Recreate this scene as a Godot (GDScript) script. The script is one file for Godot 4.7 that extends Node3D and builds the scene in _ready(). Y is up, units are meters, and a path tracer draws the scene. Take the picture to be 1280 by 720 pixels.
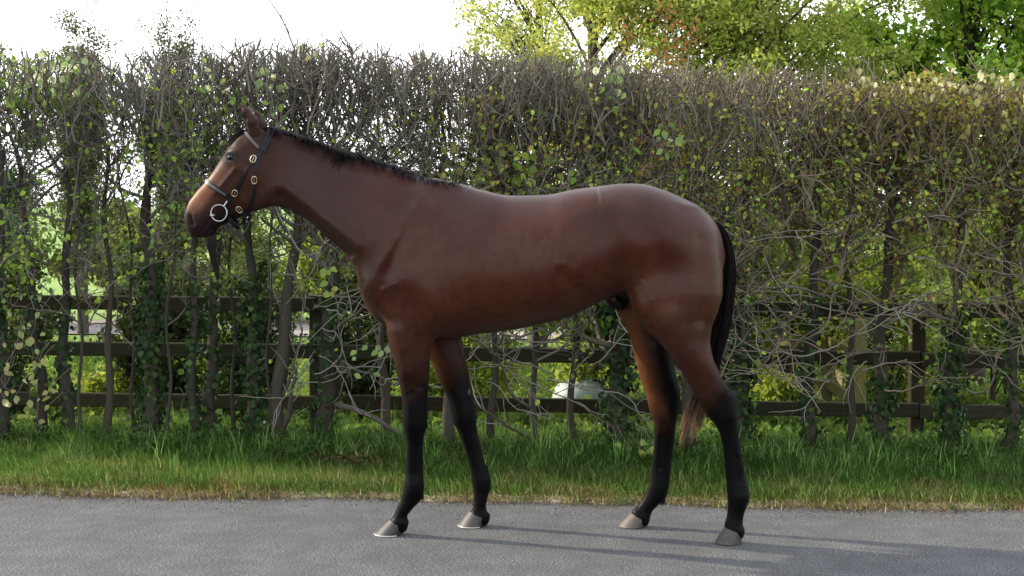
extends Node3D
# A bay horse standing on a lane in front of a pleached hedge, a post and rail fence and a meadow. y is up, the lane runs along x.

var names := {}
var rng := RandomNumberGenerator.new()
var M := {}

# ---------------------------------------------------------------- helpers
class MB:
	var v := PackedVector3Array()
	var n := PackedVector3Array()
	var c := PackedColorArray()
	var uv := PackedVector2Array()
	var ix := PackedInt32Array()

	func mesh(mat: Material) -> ArrayMesh:
		return onto(ArrayMesh.new(), mat)

	func onto(m: ArrayMesh, mat: Material) -> ArrayMesh:
		var a := []
		a.resize(Mesh.ARRAY_MAX)
		a[Mesh.ARRAY_VERTEX] = v
		a[Mesh.ARRAY_NORMAL] = n
		a[Mesh.ARRAY_COLOR] = c
		if uv.size() == v.size() and uv.size() > 0:
			a[Mesh.ARRAY_TEX_UV] = uv
		a[Mesh.ARRAY_INDEX] = ix
		m.add_surface_from_arrays(Mesh.PRIMITIVE_TRIANGLES, a)
		m.surface_set_material(m.get_surface_count() - 1, mat)
		return m

	func tube(p: PackedVector3Array, r: PackedFloat32Array, sides: int, col: Color, col2: Color, cap := false, squash := 1.0, wave := 0.0) -> void:
		var k := p.size()
		if k < 2:
			return
		var base := v.size()
		var t := (p[1] - p[0]).normalized()
		var a := t.cross(Vector3.UP if absf(t.y) < 0.9 else Vector3.RIGHT).normalized()
		for i in k:
			var t2 := (p[mini(i + 1, k - 1)] - p[maxi(i - 1, 0)]).normalized()
			a = (a - t2 * a.dot(t2)).normalized()
			var b := t2.cross(a)
			var cc := col.lerp(col2, float(i) / (k - 1))
			for s in sides:
				var th := TAU * s / sides
				var o := a * cos(th) + b * sin(th) * squash
				var rr := r[i]
				if wave > 0.0:
					rr *= 1.0 + wave * sin(th * 2.0 + i * 0.9) + wave * 0.7 * sin(th * 3.0 - i * 1.7 + p[0].x * 9.0)
				v.append(p[i] + o * rr)
				n.append((a * cos(th) * squash + b * sin(th)).normalized())
				c.append(cc)
		for i in k - 1:
			for s in sides:
				var s2 := (s + 1) % sides
				var q := base + i * sides
				ix.append_array(PackedInt32Array([q + s, q + sides + s, q + s2, q + s2, q + sides + s, q + sides + s2]))
		if cap:
			for e in [0, k - 1]:
				var m := v.size()
				v.append(p[e])
				n.append((p[e] - p[1 if e == 0 else k - 2]).normalized())
				c.append(col if e == 0 else col2)
				for s in sides:
					var q2: int = base + e * sides
					ix.append_array(PackedInt32Array([m, q2 + s, q2 + (s + 1) % sides]))

	func quad(a: Vector3, b: Vector3, d: Vector3, e: Vector3, col: Color) -> void:
		var nn := (b - a).cross(e - a).normalized()
		var q := v.size()
		for x in [a, b, d, e]:
			v.append(x)
			n.append(nn)
			c.append(col)
		ix.append_array(PackedInt32Array([q, q + 2, q + 1, q, q + 3, q + 2]))

	# a box with chamfered long edges: centre, half sizes along its basis
	func box(t: Transform3D, h: Vector3, col: Color, ch := 0.006) -> void:
		var ring := [Vector2(-h.y + ch, -h.z), Vector2(h.y - ch, -h.z), Vector2(h.y, -h.z + ch), Vector2(h.y, h.z - ch), Vector2(h.y - ch, h.z), Vector2(-h.y + ch, h.z), Vector2(-h.y, h.z - ch), Vector2(-h.y, -h.z + ch)]
		for i in 8:
			var p: Vector2 = ring[i]
			var q: Vector2 = ring[(i + 1) % 8]
			quad(t * Vector3(-h.x, p.x, p.y), t * Vector3(-h.x, q.x, q.y), t * Vector3(h.x, q.x, q.y), t * Vector3(h.x, p.x, p.y), col)
		for s in [-1.0, 1.0]:
			var m := v.size()
			v.append(t * Vector3(h.x * s, 0, 0))
			n.append((t.basis * Vector3(s, 0, 0)).normalized())
			c.append(col)
			for i in 8:
				var p: Vector2 = ring[i]
				v.append(t * Vector3(h.x * s, p.x, p.y))
				n.append((t.basis * Vector3(s, 0, 0)).normalized())
				c.append(col)
			for i in 8:
				ix.append_array(PackedInt32Array([m, m + 1 + i, m + 1 + (i + 1) % 8]) if s < 0 else PackedInt32Array([m, m + 1 + (i + 1) % 8, m + 1 + i]))


func numbered(called: String) -> String:
	names[called] = names.get(called, -1) + 1
	return called if names[called] == 0 else "%s_%03d" % [called, names[called]]


func tag(o: Node3D, label := "", category := "", group := "", kind := "") -> void:
	if label: o.set_meta("label", label)
	if category: o.set_meta("category", category)
	if group: o.set_meta("group", group)
	if kind: o.set_meta("kind", kind)


func thing(called: String, at := Vector3.ZERO) -> Node3D:
	var o := Node3D.new()
	o.name = numbered(called)
	o.position = at
	add_child(o)
	return o


func part(parent: Node, called: String, mesh: Mesh) -> MeshInstance3D:
	var o := MeshInstance3D.new()
	var nm := called
	var k := 0
	while parent.has_node(NodePath(nm)):
		k += 1
		nm = "%s_%03d" % [called, k]
	o.name = nm
	o.mesh = mesh
	parent.add_child(o)
	return o


func piece(parent: Node, called: String, k: int, mesh: Mesh) -> MeshInstance3D:   # the k-th of many alike parts
	var o := MeshInstance3D.new()
	o.name = called if k == 0 else "%s_%03d" % [called, k]
	o.mesh = mesh
	parent.add_child(o)
	return o


func top(called: String, mesh: Mesh, at := Vector3.ZERO) -> MeshInstance3D:
	var o := MeshInstance3D.new()
	o.name = numbered(called)
	o.mesh = mesh
	o.position = at
	add_child(o)
	return o


func many(parent: Node, called: String, mesh: Mesh, tr: Array, cols: PackedColorArray) -> MultiMeshInstance3D:
	var m := MultiMesh.new()
	m.transform_format = MultiMesh.TRANSFORM_3D
	m.use_colors = true
	m.mesh = mesh
	m.instance_count = tr.size()
	for i in tr.size():
		m.set_instance_transform(i, tr[i])
		m.set_instance_color(i, cols[i])
	var o := MultiMeshInstance3D.new()
	o.name = called if parent != self else numbered(called)
	o.multimesh = m
	o.set_meta("kind", "stuff")
	parent.add_child(o)
	return o


func rf(a: float, b: float) -> float:
	return rng.randf_range(a, b)


func rdir() -> Vector3:
	var z := rf(-1, 1)
	var t := rf(0, TAU)
	var s := sqrt(1.0 - z * z)
	return Vector3(s * cos(t), z, s * sin(t))


func vary(c: Color, a: float) -> Color:
	var k := 1.0 + rf(-a, a)
	return Color(c.r * k * (1.0 + rf(-a, a) * 0.3), c.g * k, c.b * k * (1.0 + rf(-a, a) * 0.3))


func pv(a: Array) -> PackedVector3Array:
	return PackedVector3Array(a)


func radii(r0: float, r1: float, k: int, pw := 1.0) -> PackedFloat32Array:
	var r := PackedFloat32Array()
	for i in k:
		r.append(lerpf(r0, r1, pow(float(i) / maxf(k - 1, 1), pw)))
	return r


func spline(p: Array, per: int) -> Array:   # Catmull-Rom through points of any vector kind
	var out := []
	for i in p.size() - 1:
		for s in per:
			out.append(_cr(p[maxi(i - 1, 0)], p[i], p[i + 1], p[mini(i + 2, p.size() - 1)], float(s) / per))
	out.append(p[p.size() - 1])
	return out


func _cr(a, b, c, d, t: float):
	return (b * 2.0 + (c - a) * t + (a * 2.0 - b * 5.0 + c * 4.0 - d) * t * t + (b * 3.0 - a - c * 3.0 + d) * t * t * t) * 0.5


func mat(col := Color.WHITE, rough := 0.8, vcol := true, spec := 0.5) -> StandardMaterial3D:
	var m := StandardMaterial3D.new()
	m.albedo_color = col.linear_to_srgb()
	m.roughness = rough
	m.metallic_specular = spec
	m.vertex_color_use_as_albedo = vcol
	return m


func noise_img(size: int, fr: Array, sd: int) -> Image:   # a seamless grey sum of noises: [frequency, weight] pairs
	var out := PackedFloat32Array()
	out.resize(size * size)
	var k := 0
	for f in fr:
		var ns := FastNoiseLite.new()
		ns.seed = sd + k
		ns.frequency = f[0]
		ns.noise_type = FastNoiseLite.TYPE_SIMPLEX_SMOOTH
		ns.fractal_type = FastNoiseLite.FRACTAL_NONE
		var im := ns.get_seamless_image(size, size, false, false, 0.1, true)
		im.convert(Image.FORMAT_L8)
		var d := im.get_data()
		for i in size * size:
			out[i] += (d[i] / 255.0 - 0.5) * f[1]
		k += 1
	var b := PackedByteArray()
	b.resize(size * size)
	for i in size * size:
		b[i] = clampi(int((out[i] + 0.5) * 255.0), 0, 255)
	return Image.create_from_data(size, size, false, Image.FORMAT_L8, b)


func ramp_tex(im: Image, stops: Array) -> ImageTexture:   # grey image to colour: [value, linear colour] pairs
	var g := Gradient.new()
	g.offsets = PackedFloat32Array(stops.map(func(s): return s[0]))
	g.colors = PackedColorArray(stops.map(func(s): return (s[1] as Color).linear_to_srgb()))
	var lut := []
	for i in 256:
		lut.append(g.sample(i / 255.0))
	var d := im.get_data()
	var b := PackedByteArray()
	b.resize(d.size() * 3)
	for i in d.size():
		var q: Color = lut[d[i]]
		b[i * 3] = int(q.r * 255.0)
		b[i * 3 + 1] = int(q.g * 255.0)
		b[i * 3 + 2] = int(q.b * 255.0)
	return ImageTexture.create_from_image(Image.create_from_data(im.get_width(), im.get_height(), false, Image.FORMAT_RGB8, b))


func triplanar(m: StandardMaterial3D, scale: float) -> void:
	m.uv1_triplanar = true
	m.uv1_world_triplanar = true
	m.uv1_scale = Vector3.ONE * scale

# ---------------------------------------------------------------- the horse as a field of distances
class Loft:
	var o: Vector2
	var u: Vector2
	var n: Vector2
	var t0 := 0.0
	var t1 := 0.0
	var inv := 1.0
	var lo := PackedFloat32Array()
	var hi := PackedFloat32Array()
	var w := PackedFloat32Array()
	var zc := PackedFloat32Array()
	var ta := PackedFloat32Array()
	var k := 0.03
	const N := 160

	func _init(row: Array, blend: float) -> void:
		o = row[1]
		u = row[2]
		n = row[3]
		k = blend
		var s: Array = row[4]
		t0 = s[0][0]
		t1 = s[s.size() - 1][0]
		inv = (N - 1) / (t1 - t0)
		var j := 0
		for i in N:
			var t := t0 + i / inv
			while j < s.size() - 2 and s[j + 1][0] < t:
				j += 1
			var f: float = clampf((t - s[j][0]) / (s[j + 1][0] - s[j][0]), 0, 1)
			var q := []
			for c in range(1, 6):
				q.append(hermite(s, j, c, f))
			lo.append(q[0])
			hi.append(q[1])
			w.append(maxf(q[2], 0.004))
			zc.append(q[3])
			ta.append(q[4])

	func hermite(s: Array, j: int, c: int, f: float) -> float:   # monotone-ish cubic through unevenly spaced stations
		var h: float = s[j + 1][0] - s[j][0]
		var d: float = (s[j + 1][c] - s[j][c]) / h
		var m0 := d
		var m1 := d
		if j > 0:
			var dp: float = (s[j][c] - s[j - 1][c]) / (s[j][0] - s[j - 1][0])
			m0 = 0.0 if dp * d <= 0.0 else 2.0 * dp * d / (dp + d)
		if j < s.size() - 2:
			var dn: float = (s[j + 2][c] - s[j + 1][c]) / (s[j + 2][0] - s[j + 1][0])
			m1 = 0.0 if dn * d <= 0.0 else 2.0 * dn * d / (dn + d)
		var f2 := f * f
		var f3 := f2 * f
		return (2 * f3 - 3 * f2 + 1) * s[j][c] + (f3 - 2 * f2 + f) * h * m0 + (3 * f2 - 2 * f3) * s[j + 1][c] + (f3 - f2) * h * m1

	func d(p: Vector3) -> float:
		var qx := p.x - o.x
		var qy := p.y - o.y
		var t := qx * u.x + qy * u.y
		var s := qx * n.x + qy * n.y
		var ft := (t - t0) * inv
		var dt := 0.0
		if ft < 0.0:
			dt = t0 - t
			ft = 0.0
		elif ft > N - 1.001:
			dt = t - t1
			ft = N - 1.001
		var i := int(ft)
		var f := ft - i
		var a := lo[i] + (lo[i + 1] - lo[i]) * f
		var b := hi[i] + (hi[i + 1] - hi[i]) * f
		var ww := w[i] + (w[i + 1] - w[i]) * f
		var h := (b - a) * 0.5
		var vv := (s - (a + b) * 0.5) / h
		ww *= 1.0 - ta[i] * clampf(vv, -1.3, 1.3)
		var zz := (p.z - zc[i] - (zc[i + 1] - zc[i]) * f) / ww
		var q2 := vv * vv + zz * zz
		var r := -minf(h, ww)
		if q2 > 0.0004:
			var q := sqrt(q2)
			var gx := vv / h
			var gz := zz / ww
			r = (q - 1.0) * q / sqrt(gx * gx + gz * gz)
		if dt > 0.0:
			return sqrt(r * r + dt * dt) if r > 0.0 else maxf(r, dt)
		return r


var lofts: Array[Loft] = []
var bumps: Array[PackedFloat32Array] = []   # x0 y0 x1 y1 radius height side
var caps: Array[PackedFloat32Array] = []    # x0 y0 z0 r0 x1 y1 z1 r1 blend
var ears: Array[PackedFloat32Array] = []
var act_l := PackedInt32Array()
var act_b := PackedInt32Array()
var coat_noise := FastNoiseLite.new()


func du(x: float, y: float) -> Vector2:   # side drawing of the horse, in units of 3.644 mm, to metres from its base
	return Vector2(0.003644 * (x - 640.0) + 0.00002 * (y - 360.0) - 0.191342, 0.000042 * (x - 640.0) - 0.003644 * (y - 360.0) + 1.135591)


func du3(x: float, y: float, z: float) -> Vector3:
	var p := du(x, y)
	return Vector3(p.x, p.y, z)


func ud(p: Vector3) -> Vector2:
	var x := p.x + 0.191342
	var y := p.y - 1.135591
	return Vector2(640.0 + (x * 0.003644 + y * 0.00002) / 0.00001328, 360.0 + (x * 0.000042 - y * 0.003644) / 0.00001328)


func bump(x0: float, y0: float, x1: float, y1: float, r: float, mm: float, side := 0.0) -> void:
	var a := du(x0, y0)
	var b := du(x1, y1)
	bumps.append(PackedFloat32Array([a.x, a.y, b.x, b.y, r * 0.003644, mm * 0.001 * (2.05 if x0 > 345.0 else 1.1), side]))


func capd(c: PackedFloat32Array, p: Vector3) -> float:
	var a := Vector3(c[0], c[1], c[2])
	var ba := Vector3(c[4], c[5], c[6]) - a
	var pa := p - a
	var h := clampf(pa.dot(ba) / ba.length_squared(), 0, 1)
	return (pa - ba * h).length() - lerpf(c[3], c[7], h)


func smin(a: float, b: float, k: float) -> float:
	var h := maxf(k - absf(a - b), 0.0) / k
	return minf(a, b) - h * h * k * 0.25


func field(p: Vector3) -> float:   # only what choose() left active
	var d := 9.0
	for i in act_l:
		if i < 100:
			var l := lofts[i]
			d = l.d(p) if d > 8.0 else smin(d, l.d(p), l.k)
		else:
			var c := caps[i - 100]
			d = capd(c, p) if d > 8.0 else smin(d, capd(c, p), c[8])
	var az := absf(p.z)
	for i in act_b:
		var b := bumps[i]
		if b[6] != 0.0 and b[6] * p.z < 0.0:
			continue
		var bx := b[2] - b[0]
		var by := b[3] - b[1]
		var px := p.x - b[0]
		var py := p.y - b[1]
		var h := clampf((px * bx + py * by) / (bx * bx + by * by + 1e-9), 0, 1)
		px -= bx * h
		py -= by * h
		var g := (px * px + py * py) / (b[4] * b[4])
		if g < 4.5:
			d -= b[5] * exp(-g) * smoothstep(0.015, 0.06, az)
	return d


func choose(p: Vector3, reach: float) -> float:   # picks the lofts and bumps that matter near p; returns a rough distance
	act_l.clear()
	act_b.clear()
	var ds := PackedFloat32Array()
	var best := 9.0
	for l in lofts:
		var x := l.d(p)
		ds.append(x)
		best = minf(best, x)
	var n := lofts.size()
	for c in caps:
		var x := capd(c, p)
		ds.append(x)
		best = minf(best, x)
	if best > reach or best < -reach:
		return best
	for i in ds.size():
		if ds[i] < best + 2.0 * reach + 0.07:
			act_l.append(i if i < n else 100 + i - n)
	for i in bumps.size():
		var b := bumps[i]
		var q := Geometry2D.get_closest_point_to_segment(Vector2(p.x, p.y), Vector2(b[0], b[1]), Vector2(b[2], b[3])).distance_to(Vector2(p.x, p.y))
		if q < b[4] * 2.13 + reach:
			act_b.append(i)
	return best


func ear_field(p: Vector3) -> float:
	var d := 9.0
	var hollow := 9.0
	for c in ears:
		if c[9] < 0.5:
			d = capd(c, p) if d > 8.0 else smin(d, capd(c, p), c[8])
		else:
			hollow = capd(c, p) if hollow > 8.0 else smin(hollow, capd(c, p), c[8])
	return -smin(-d, hollow, 0.006)


# surface nets over a box; only blocks near the surface are visited
func nets(mb: MB, lo: Vector3, hi: Vector3, h: float, ear := false) -> void:
	const B := 4
	var nx := int(ceil((hi.x - lo.x) / h / B)) * B + 1
	var ny := int(ceil((hi.y - lo.y) / h / B)) * B + 1
	var nz := int(ceil((hi.z - lo.z) / h / B)) * B + 1
	var f := PackedFloat32Array()
	f.resize(nx * ny * nz)
	f.fill(1.0)
	var sy := nx
	var sz := nx * ny
	var blocks := PackedInt32Array()
	var reach := h * B * 1.1 + 0.045
	for bz in range(0, nz, B):
		for by in range(0, ny, B):
			for bx in range(0, nx, B):
				var ctr := lo + Vector3(bx + B * 0.5, by + B * 0.5, bz + B * 0.5) * h
				var inside := false
				if not ear:
					var c := choose(ctr, reach)
					if c > reach:
						continue
					inside = c < -reach
				var any := false
				for k in range(bz, mini(bz + B, nz)):
					for j in range(by, mini(by + B, ny)):
						var at := k * sz + j * sy
						for i in range(bx, mini(bx + B, nx)):
							if inside:
								f[at + i] = -1.0
							else:
								var p := lo + Vector3(i, j, k) * h
								f[at + i] = ear_field(p) if ear else field(p)
				if not inside:
					blocks.append_array(PackedInt32Array([bx, by, bz]))
	var idx := PackedInt32Array()
	idx.resize(f.size())
	idx.fill(-1)
	var e := [0, 1, sy, sy + 1, sz, sz + 1, sz + sy, sz + sy + 1]
	var cells := PackedInt32Array()
	# cells whose first corner lies in a visited block, or one cell before it
	for q in range(0, blocks.size(), 3):
		for k in range(maxi(blocks[q + 2] - 1, 0), mini(blocks[q + 2] + B, nz - 1)):
			for j in range(maxi(blocks[q + 1] - 1, 0), mini(blocks[q + 1] + B, ny - 1)):
				for i in range(maxi(blocks[q] - 1, 0), mini(blocks[q] + B, nx - 1)):
					var a := k * sz + j * sy + i
					if idx[a] != -1:
						continue
					var s0 := f[a] < 0.0
					if (f[a + 1] < 0.0) == s0 and (f[a + sy] < 0.0) == s0 and (f[a + sy + 1] < 0.0) == s0 and (f[a + sz] < 0.0) == s0 and (f[a + sz + 1] < 0.0) == s0 and (f[a + sz + sy] < 0.0) == s0 and (f[a + sz + sy + 1] < 0.0) == s0:
						continue
					var g := PackedFloat32Array()
					for o in e:
						g.append(f[a + o])
					var sum := Vector3.ZERO
					var cnt := 0
					for c in 8:
						for ax in 3:
							var c2 := c | (1 << ax)
							if c2 != c and (g[c] < 0.0) != (g[c2] < 0.0):
								var t := g[c] / (g[c] - g[c2])
								var p1 := Vector3(c & 1, (c >> 1) & 1, (c >> 2) & 1)
								p1[ax] += t
								sum += p1
								cnt += 1
					sum /= cnt
					var gr := Vector3(g[1] - g[0] + g[3] - g[2] + g[5] - g[4] + g[7] - g[6], g[2] - g[0] + g[3] - g[1] + g[6] - g[4] + g[7] - g[5], g[4] - g[0] + g[5] - g[1] + g[6] - g[2] + g[7] - g[3])
					idx[a] = mb.v.size()
					var pos := lo + (Vector3(i, j, k) + sum) * h
					mb.v.append(pos)
					mb.n.append(gr.normalized())
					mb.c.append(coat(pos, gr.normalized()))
					mb.uv.append(Vector2(gloss(pos), sheen(pos)))
					cells.append(a)
	for a in cells:
		var s0 := f[a] < 0.0
		if (f[a + 1] < 0.0) != s0 and idx[a - sy] >= 0 and idx[a - sz] >= 0 and idx[a - sy - sz] >= 0:
			_q(mb, idx[a], idx[a - sy], idx[a - sy - sz], idx[a - sz], s0)
		if (f[a + sy] < 0.0) != s0 and idx[a - 1] >= 0 and idx[a - sz] >= 0 and idx[a - 1 - sz] >= 0:
			_q(mb, idx[a], idx[a - sz], idx[a - 1 - sz], idx[a - 1], s0)
		if (f[a + sz] < 0.0) != s0 and idx[a - 1] >= 0 and idx[a - sy] >= 0 and idx[a - 1 - sy] >= 0:
			_q(mb, idx[a], idx[a - 1], idx[a - 1 - sy], idx[a - sy], s0)


func _q(mb: MB, a: int, b: int, c: int, d: int, flip: bool) -> void:
	mb.ix.append_array(PackedInt32Array([a, c, b, a, d, c]) if flip else PackedInt32Array([a, b, c, a, c, d]))


func coat(p: Vector3, n: Vector3) -> Color:
	var q := ud(p)
	var u := q.x
	var v := q.y
	var nz := coat_noise.get_noise_3d(p.x * 3.0, p.y * 3.0, p.z * 3.0)
	var fine := coat_noise.get_noise_3d(p.x * 22.0, p.y * 22.0, p.z * 22.0)
	var c := Color(0.148, 0.0455, 0.024)
	c = c.lerp(Color(0.18, 0.054, 0.023), clampf(0.5 + nz * 1.5, 0, 1))
	# darker neck, head and back, redder flank, tan buttock
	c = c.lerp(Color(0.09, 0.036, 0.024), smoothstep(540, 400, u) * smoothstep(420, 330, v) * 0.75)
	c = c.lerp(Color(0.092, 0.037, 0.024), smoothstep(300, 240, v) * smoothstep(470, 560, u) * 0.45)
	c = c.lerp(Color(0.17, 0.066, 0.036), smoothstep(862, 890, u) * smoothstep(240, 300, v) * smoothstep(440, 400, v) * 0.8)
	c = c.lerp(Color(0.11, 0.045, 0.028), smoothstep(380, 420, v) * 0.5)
	# far hind leg: light inner hair, with orange sunlight painted along its front edge
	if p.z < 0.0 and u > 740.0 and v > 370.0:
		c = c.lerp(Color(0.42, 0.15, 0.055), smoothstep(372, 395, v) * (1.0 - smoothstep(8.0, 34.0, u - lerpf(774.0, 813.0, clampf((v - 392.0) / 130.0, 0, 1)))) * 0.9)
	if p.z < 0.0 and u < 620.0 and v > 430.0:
		c = c.lerp(Color(0.36, 0.12, 0.04), (1.0 - smoothstep(4.0, 16.0, u - lerpf(536.0, 556.0, (v - 446.0) / 44.0))) * 0.8)  # far foreleg: orange sun on the front edge, put into the coat colour
	# black points
	var black := Color(0.013, 0.0095, 0.01)
	if v > 400.0:
		var b := 0.0
		if u < 640.0:
			b = smoothstep(412.0, 512.0, v + nz * 26.0)
			if p.z < 0.0:
				b = smoothstep(418.0, 508.0, v + (u - 560.0) * 0.5 + nz * 20.0)
		elif p.z > 0.0:
			b = smoothstep(-14.0, 52.0, (v - 446.0) + (u - 905.0) * 1.1 + nz * 16.0) * smoothstep(425.0, 470.0, v)
			b = maxf(b, smoothstep(486.0, 540.0, v + nz * 14.0))
		else:
			var edge := lerpf(786.0, 822.0, clampf((v - 400.0) / 150.0, 0, 1))
			b = smoothstep(4.0, 32.0, u - edge - nz * 10.0) * smoothstep(390.0, 450.0, v)
			b = maxf(b, smoothstep(480.0, 560.0, v + nz * 12.0))
		c = c.lerp(black, b)
	# head: tan nose bridge, dark muzzle, dark lower jaw, dark eye ring
	if u < 345.0 and v < 310.0:
		var along := (u - 322.0) * -0.58 + (v - 172.0) * 0.815     # down the head, drawing units
		var acr := (u - 322.0) * -0.815 + (v - 172.0) * -0.58      # towards the face
		c = c.lerp(Color(0.62, 0.25, 0.12), smoothstep(2.0, 15.0, acr + nz * 4.0) * smoothstep(40.0, 75.0, along) * smoothstep(142.0, 112.0, along) * 0.85)
		c = c.lerp(Color(0.17, 0.075, 0.05), smoothstep(20.0, 60.0, along) * smoothstep(100.0, 70.0, along) * 0.5)
		c = c.lerp(Color(0.05, 0.03, 0.027), smoothstep(104.0, 124.0, along - acr * 0.5 + nz * 3.0) * 0.85)
		c = c.lerp(Color(0.022, 0.017, 0.017), smoothstep(70.0, 110.0, along) * smoothstep(-6.0, -20.0, acr + nz * 3.0))
		c = c.lerp(Color(0.02, 0.016, 0.016), smoothstep(13.0, 8.0, Vector2(u - 287.5, (v - 195.5) * 1.25).length()) * 0.93)
		c = c.lerp(Color(0.008, 0.006, 0.006), smoothstep(5.0, 3.2, Vector2((u - 234.5) * 1.4 + (v - 274.0) * -0.25, (v - 274.0) * 0.75).length()))
		if v < 168.0:
			c = Color(0.12, 0.05, 0.035).lerp(Color(0.05, 0.028, 0.022), smoothstep(303.0, 299.0, u - (v - 140.0) * 0.4))
	# the belly sheath is black, a small white scar on hip and on the far forearm
	if absf(p.z) < 0.075:
		c = c.lerp(Color(0.012, 0.01, 0.01), smoothstep(16.0, 9.0, Vector2(u - 774.0, v - 381.0).length()))
	if p.z > 0.0:
		c = c.lerp(Color(0.42, 0.33, 0.3), smoothstep(1.8, 0.5, absf(u - 748.0 - (v - 245.0) * 0.1)) * smoothstep(233, 236, v) * smoothstep(262, 240, v) * 0.5)
	elif u > 578.0 and u < 590.0:
		c = c.lerp(Color(0.3, 0.27, 0.26), smoothstep(3.4, 1.6, Vector2((u - 584.0) * 1.5, (v - 496.0) * 0.7).length()) * 0.8)
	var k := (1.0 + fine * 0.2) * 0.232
	return Color(c.r * k, c.g * k, c.b * k)


func gloss(p: Vector3) -> float:   # roughness of the coat: duller on the head, the legs and round the eye
	var q := ud(p)
	var r := 0.37 + 0.03 * coat_noise.get_noise_3d(p.x * 5.0, p.y * 5.0, p.z * 5.0)
	r = lerpf(r, 0.6, smoothstep(385.0, 325.0, q.x))
	r = lerpf(r, 0.6, smoothstep(400.0, 480.0, q.y))
	return lerpf(r, 0.95, smoothstep(16.0, 8.0, Vector2(q.x - 287.0, q.y - 195.5).length()))


func sheen(p: Vector3) -> float:   # how much of the oily shine of a groomed coat lies there
	var q := ud(p)
	var r := 0.22 + 0.08 * coat_noise.get_noise_3d(p.x * 4.0, p.y * 4.0, p.z * 4.0)
	r = lerpf(r, 0.12, smoothstep(385.0, 325.0, q.x))
	return lerpf(r, 0.06, smoothstep(400.0, 500.0, q.y))


func surf(from: Vector3, to: Vector3) -> Array:   # the coat's surface on the way from a point outside: [point, normal]
	var dir := (to - from).normalized()
	var t := 0.0
	var far := (to - from).length()
	var p := from
	var least := 9.0
	var close := from
	for i in 80:
		p = from + dir * t
		choose(p, 0.6)
		var d := field(p)
		if d < least:
			least = d
			close = p
		if d < 0.0006:
			break
		t += d * 0.7
		if t > far:
			break
	p = close
	choose(p, 0.6)
	var e := 0.003
	var b := field(p)
	return [p, Vector3(field(p + Vector3(e, 0, 0)) - b, field(p + Vector3(0, e, 0)) - b, field(p + Vector3(0, 0, e)) - b).normalized()]


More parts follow.
